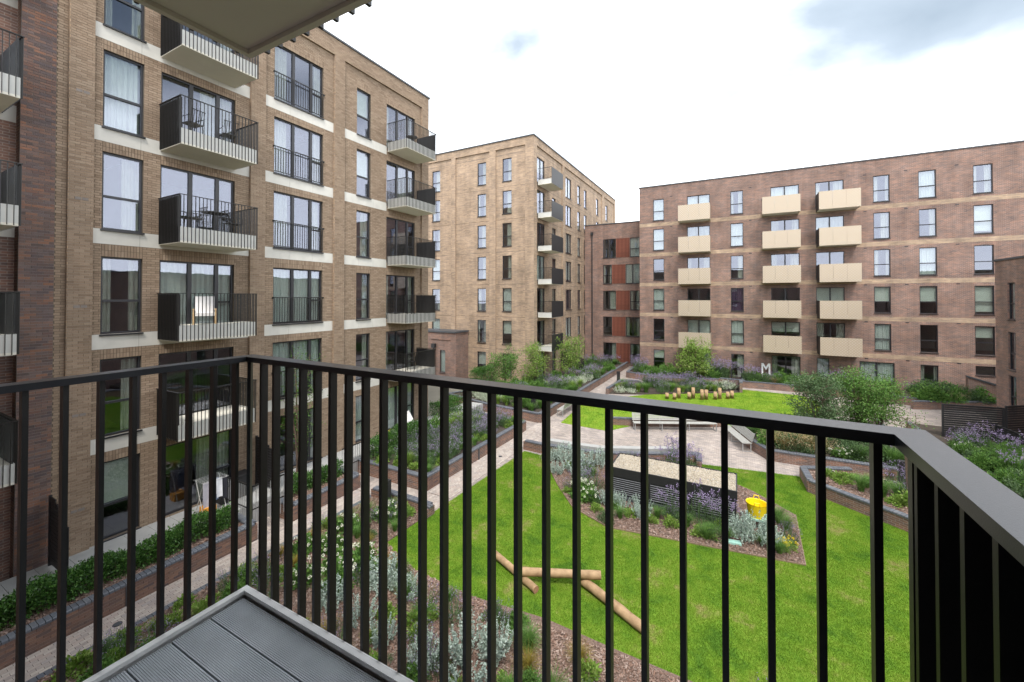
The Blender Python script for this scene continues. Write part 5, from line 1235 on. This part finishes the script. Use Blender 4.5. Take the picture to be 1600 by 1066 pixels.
# island bed
bedplants([('artemisia', [(-7.9, 18.6, .8), (-7.3, 18.8, 1.1), (-6.6, 18.2, 1.2), (-6.2, 18.7, 1.2), (-7.1, 17.4, .8), (-5.6, 19.0), (-6.1, 17.4, .9), (-4.3, 15.75, .9), (-3.8, 15.7, .8), (-3.1, 15.8, .8), (-3.0, 15.4, .7), (.55, 15.75, 1.35), (.15, 15.6, 1.0), (.95, 15.65, .8)], 1.0),
           ('hydrangea', [(-5.4, 15.9, 1.1), (-5.0, 15.6, .9), (-5.7, 16.4, .8)], 1.0),
           ('verbena', [(-2.0, 15.8), (-1.2, 15.9), (-.5, 15.8, .9),  (-2.0, 20.0), (-2.6, 20.2), (-2.3, 20.6, 1.1), (-1.9, 20.6)], 1.15),
           ('fountain', [(-2.5, 15.6), (-1.5, 15.5), (-.8, 15.4), (1.3, 17.3, 1.2), (1.5, 16.9), (1.0, 17.6), (-.3, 15.3, .8), (-8.3, 19.1), (-5.6, 17.9)], .8),
           ('lowgreen', [(-2.0, 15.3), (-1.1, 15.2), (-3.4, 15.3), (-4.6, 15.1), (-8.4, 18.9), (-3.8, 19.5), (-4.6, 19.2)], .9),
           ('lavender', [(-5.8, 16.9), (-5.2, 16.7), (-3.5, 19.3), (-3.0, 19.6), (1.5, 16.2, .7), (-4.4, 19.6)], 1.1),
           ('olive', [(-5.9, 17.8, .7), (-2.9, 19.0, .7), (-7.9, 19.0, .5)], 1.0), ('yellowflower', [(1.45, 15.65, 1.1), (1.25, 15.5)], 1.0)], 'in the island bed round the cabinet', .06)
# lavender planter by the main path
P2 = [(-14.3, 13.7), (-11.7, 13.7), (-11.6, 21.9), (-14.3, 22)]
bedplants([('lavender', rnd(26, P2, 3), 1.25), ('olive', [(-13.9, 14.6), (-12.7, 15.6), (-13.6, 16.6), (-12.4, 17.6), (-13.9, 18.4), (-12.2, 14.6, .8), (-14.2, 13.9, .6)], .95), ('limegrass', [(-12.9, 14.2), (-14.1, 18.9, 1.3), (-14.4, 19.8, 1.4), (-13.6, 19.6, 1.2), (-13.5, 20.7), (-12.9, 13.9, .7)], 1.1),
           ('purplemass', [(-12.3, 20.2), (-11.9, 21.0), (-12.5, 21.3), (-12.0, 19.3), (-12.2, 18.4)], .8), ('fountain', [(-12.0, 16.4), (-11.9, 17.0), (-13.1, 18.0), (-12.6, 19.0), (-13.2, 15.0)], .95), ('leafy', [(-14.6, 18.4, 1.2), (-14.7, 19.4, 1.1), (-14.3, 20.8, 1.1), (-14.8, 21.6, 1.2)], 1.0)], 'in the planter along the main path', .5)
bedplants([('fountain', rnd(16, [(-14.2, 13.6), (-11.5, 13.6), (-11.35, 22), (-12.2, 22), (-12.3, 14.6), (-14.2, 14.6)], 91), .85), ('lowgreen', rnd(10, [(-14.2, 13.6), (-11.5, 13.6), (-11.35, 22), (-12.0, 22), (-12.2, 14.2), (-14.2, 14.2)], 92), 1.0)], 'in the planter along the main path', .5)
bedplants([('fountain', rnd(16, [(-18.5, 26.0), (-15.2, 24.9), (-11.3, 24.4), (-11.3, 26.4), (-15.2, 26.6), (-18.2, 27.2)], 93), 1.15), ('limegrass', rnd(9, [(-18.5, 26.0), (-15.2, 24.9), (-11.3, 24.4), (-11.3, 30), (-12.3, 30), (-12.5, 26.4)], 94), 1.0), ('santolina', rnd(5, [(-17.5, 26.0), (-15.2, 25.0), (-14.5, 25.2), (-15.2, 26.6)], 95), 1.1), ('fountain', rnd(12, [(-11.9, 27), (-11.25, 27), (-11.2, 47), (-11.9, 47)], 96), 1.0)], 'in the long planter before the tan tower', .48)
# long planter before the tower
P3a = [(-17.5, 26.3), (-11.5, 25.0), (-11.5, 33.5), (-16.0, 33.6)]; P3b = [(-15.0, 34), (-11.5, 34), (-11.4, 47.5), (-15.0, 47.5)]
bedplants([('olive', rnd(16, P3a, 5), 1.15), ('fountain', rnd(14, P3a, 6)+[(-12.3, 25.3), (-12.8, 25.4), (-11.7, 25.6), (-13.4, 25.7)], 1.25), ('santolina', [(-17.3, 26.4, 1.3), (-16.6, 26.0, 1.3), (-15.8, 25.9, 1.2), (-12.4, 35.2, 1.5), (-11.9, 34.6, 1.4), (-12.7, 34.4, 1.5), (-11.8, 35.8, 1.4), (-13.2, 35.6, 1.3), (-13.3, 34.6, 1.2), (-12.2, 33.9, 1.3)], 1.0), ('leafy', rnd(10, P3a, 8)+[(-14.7, 30.8), (-15.4, 30.2)], 1.3),
           ('limegrass', rnd(8, P3a, 9)+[(-11.9, 37.3, 1.2), (-11.7, 38.2)], 1.3), ('leafy', rnd(9, P3b, 11), 1.2), ('purplemass', rnd(9, P3b, 10)+[(-12.2, 33.0, .8), (-13.4, 32.2, .8)], 1.15), ('lavender', rnd(12, P3a, 12), 1.5), ('gold', [(-12.9, 33.2, .6), (-14.3, 32.5, .6)], 1.0)], 'in the long planter before the tan tower', .48)
# mid bed with stumps before it
P5 = [(-8.9, 34.5), (-8.9, 37.6), (-3.6, 40.0), (0, 40.4), (0, 39.9), (-4.2, 36.9), (-6.5, 35.3)]; P5b = [(-9.1, 46.5), (-9.1, 42.3), (-5.6, 41.2), (-1, 42.9), (-1, 44.4), (-8.8, 44.4)]
bedplants([('limegrass', rnd(12, P5, 14), 1.25), ('fountain', rnd(9, P5, 15), 1.4), ('lavender', rnd(14, P5, 16), 1.4), ('santolina', [(-.9, 40.0, 1.7), (-1.6, 39.7, 1.6), (-2.1, 39.2, 1.3), (-.4, 40.3, 1.4), (-7.6, 34.9, 1.1), (-8.5, 34.5, 1.1)], 1.0), ('purplemass', [(-6.2, 38.3), (-5.4, 38.6), (-4.8, 39.0), (-5.8, 37.6), (-4.0, 39.2), (-3.4, 39.6), (-6.9, 37.9)], 1.3), ('leafy', [(-2.6, 39.9), (-3.2, 38.6, .9)], 1.2)], 'in the bed behind the timber posts', .08)
bedplants([('leafy', rnd(14, P5b, 18), 1.3), ('purplemass', [(-8.7, 44.0, 1.2), (-8.5, 43.0, 1.2), (-8.9, 45.2, 1.2), (-1.2, 43.4, 1.5), (-1.7, 43.9, 1.5), (-.8, 43.9, 1.4), (-9, 46, 1.2)], 1.2), ('limegrass', rnd(6, P5b, 19), 1.3)], 'in the planter at the red block corner', .45)
# planter under gold balconies
P6 = [(.9, 43.6), (1.0, 42.5), (6.1, 42.7), (10.2, 41.6), (12.3, 41.3), (12.3, 44.4), (1.0, 44.4)]
bedplants([('leafy', [(1.4, 43.2), (3.6, 43.3, 1.2), (4.4, 43.4, 1.2), (5.2, 43.3, 1.1), (6.0, 43.2), (2.7, 43.8), (9.0, 42.9), (9.8, 42.7)]+rnd(5, P6, 22), 1.3), ('purplemass', [(1.2, 43.4), (7.6, 43.2), (8.2, 43.4), (7.2, 43.5), (1.1, 42.9), (8.8, 43.6)], 1.2), ('limegrass', rnd(9, P6, 24), 1.0), ('lavender', rnd(9, P6, 25), 1.3), ('gold', [(3.0, 42.9, .7), (5.7, 42.9, .7)], 1.0), ('olive', [(6.9, 43.2), (7.9, 42.6), (2.2, 43.0)], 1.2)], 'in the planter under the gold balconies', .48)
P7 = [(11.6, 40.4), (15.9, 42.3), (15.0, 43.2), (12.7, 44.2), (12.4, 41.6)]
bedplants([('olive', rnd(9, P7, 27), 1.5), ('leafy', rnd(8, P7, 28), 1.5), ('gold', rnd(3, P7, 29), .9)], 'in the planter by the sloping coping', .48)
# right tree planter
P8 = [(.4, 28.0), (1.2, 25.3), (1.7, 24.5), (6.6, 24.5), (7.0, 32.0), (4, 31.0)]
bedplants([('gold', [(2.1, 24.7), (2.8, 24.8, 1.1), (3.4, 24.7), (2.5, 25.6, 1.1)], 1.05), ('fountain', [(1.5, 25.4), (2.2, 26.1, 1.2), (1.7, 26.4, 1.2), (3.2, 25.8, 1.2), (2.7, 26.6, 1.1), (5.1, 24.6), (6.2, 24.5), (6.6, 24.8), (1.1, 26.2)], 1.2), ('purplemass', [(.9, 26.6, .8), (.7, 27.2, .8), (1.3, 27.3, .8)], 1.0), ('olive', rnd(14, P8, 31), 1.5), ('leafy', rnd(10, P8, 32)+[(1.0, 27.8), (.5, 27.6)], 1.25), ('hydrangea', [(4.3, 24.6, .9), (4.7, 24.7, .8)], .9), ('verbena', [(6.3, 25.4), (6.7, 25.2)], 1.1)], 'in the tree planter', .42)
# planter at the right lawn edge
P9 = [(4.2, 22.4), (3.2, 21.9), (3.3, 21.0), (5.5, 19.3), (8.0, 17.0), (8.4, 17.6), (7.6, 21.5)]
bedplants([('fountain', [(4.3, 20.8), (4.9, 20.6), (5.4, 20.9), (4.6, 21.3)], 1.0), ('lowgreen', [(3.8, 21.5), (3.4, 21.9, .8), (4.2, 21.9), (5.6, 20.2, 1.2), (5.9, 19.8), (6.1, 19.4), (6.6, 19.1), (5.2, 20.1)], 1.2), ('lavender', [(5.8, 20.9), (6.3, 20.4), (6.1, 20.0)], 1.0), ('hydrangea', [(6.6, 19.6, .9), (7.2, 19.2), (3.6, 22.0, .5)], .9), ('verbena', [(5.6, 21.6), (6.2, 21.4)], 1.0), ('leafy', rnd(7, [(6.2, 19.6), (8.0, 17.4), (8.2, 18.6), (7.2, 21)], 35), 1.0)], 'in the planter at the right lawn edge', .4)
# right bed under the fence
P10 = [(9.5, 29.5), (9.3, 22.0), (9.9, 16.5), (11.4, 16.5), (12.0, 23), (11.8, 30)]
bedplants([('leafy', rnd(22, P10, 41)+[(9.8, 26.5, 1.2), (10.2, 25.6, 1.2)], 1.05), ('hydrangea', rnd(3, P10, 47), 1.0), ('verbena', rnd(7, [(10.2, 22), (10.4, 29), (11.7, 29.5), (11.8, 22)], 42), 1.25), ('olive', rnd(16, P10, 43), 1.2), ('purplemass', rnd(4, P10, 44), 1.0), ('fountain', rnd(14, P10, 45), 1.5), ('hydrangea', [(9.9, 19.5), (10.2, 18.9)], 1.0)], 'in the right bed under the slatted fence', .4)
# orange flowers in the patio box, pot plants
plant('yellowflower', -15.75, 15.4, .95, .9, 'orange yellow flowers in the dark box on the far patio', 'flowers in the patio box'); plant('yellowflower', -15.75, 15.7, .95, .8, 'orange yellow flowers in the dark box on the far patio', 'flowers in the patio box')
# ---- small multi-stem trees
def tree(name, x, y, z, h, r, nst, nleaf, L, m, label, seed, lean=.25, low=.25):
    rg = np.random.default_rng(seed); T_ = thing(name, (x, y, z), label, 'tree'); tw = MB(); ends = []
    for s_ in range(nst):
        a = 6.28*s_/nst+rg.uniform(-.5, .5); top = Vector((math.cos(a)*r*.55*rg.uniform(.3, 1), math.sin(a)*r*.55*rg.uniform(.3, 1), h*rg.uniform(.75, .98))); b = Vector((math.cos(a)*.06, math.sin(a)*.06, 0)); pts = []
        for k in range(7):
            t = k/6; p = b.lerp(top, t)+Vector((rg.normal()*.04*t, rg.normal()*.04*t, 0)); p.x *= t**.5 if t > 0 else 1; p.y *= t**.5 if t > 0 else 1; pts.append(p)
        r0_ = .03*h/3; tw.tube(pts, [r0_*(1-.8*k/6) for k in range(7)], 6)
        for k in range(15):
            t = rg.uniform(low, .98); p = pts[min(6, int(t*6))].lerp(pts[min(6, int(t*6)+1)], t*6 % 1); aa = rg.uniform(0, 6.28); ll = r*rg.uniform(.35, .8)*(1.15-t*.7); e_ = p+Vector((math.cos(aa)*ll, math.sin(aa)*ll, ll*rg.uniform(.2, .8)))
            tw.tube([p, p.lerp(e_, .5)+Vector((0, 0, .04*ll)), e_], [.011, .008, .004], 5)
            for q in (.4, .65, .85, 1.0): ends.append(p.lerp(e_, q))
        ends += [pts[-1], pts[-2]]
    tw.build('trunk', M['barkt'], T_, world=False)
    E_ = np.array([tuple(e_) for e_ in ends]); k = rg.integers(0, len(E_), nleaf); P = E_[k]+rg.normal(size=(nleaf, 3))*.13*h/3; Dv = rg.normal(size=(nleaf, 3))+np.array([0, 0, -.1])
    put('crown', quads('crown', leafquads(P, Dv, L*rg.uniform(.6, 1.2, nleaf), L*.5, rg), M[m]), T_, world=False)
tree('garden_tree', 3.9, 27.0, .42, 3.6, 1.9, 9, 8500, .11, 'lf_dark', 'dusky olive green multi stem tree in the right planter', 51)
tree('garden_tree', 5.8, 28.2, .42, 3.9, 1.8, 9, 8500, .11, 'lf_green', 'fresh green multi stem tree in the right planter', 52)
tree('garden_tree', 6.9, 29.4, .42, 3.4, 1.7, 7, 6000, .10, 'lf_green', 'slim green tree beside the right path', 53)
tree('garden_tree', 5.7, 20.9, .4, 3.6, .9, 3, 500, .07, 'lf_green', 'thin bare stemmed sapling in the right lawn edge planter', 54, low=.6)
tree('garden_tree', -16.0, 10.9, .7, 5.3, 1.0, 4, 1500, .08, 'lf_green', 'slender young tree on the patio before the tall windows', 55)
tree('garden_tree', -15.2, 32.4, .48, 3.6, 1.9, 6, 3600, .13, 'lf_lime', 'light green young tree at the tower corner', 56, low=.1)
tree('garden_tree', -13.7, 36.6, .48, 4.0, 1.9, 6, 3800, .14, 'lf_lime', 'light green young tree in front of the tower balconies', 57, low=.1)
tree('garden_tree', -17.6, 31.3, .48, 3.2, 1.9, 6, 3600, .13, 'lf_green', 'mid green young tree before the tower windows', 58, low=.1)
tree('garden_tree', -3.4, 41.7, .45, 3.5, 2.3, 7, 5200, .16, 'lf_lime', 'bright lime green spreading tree before the red block', 59, low=.1)
print('planting ok', len(bpy.data.objects))
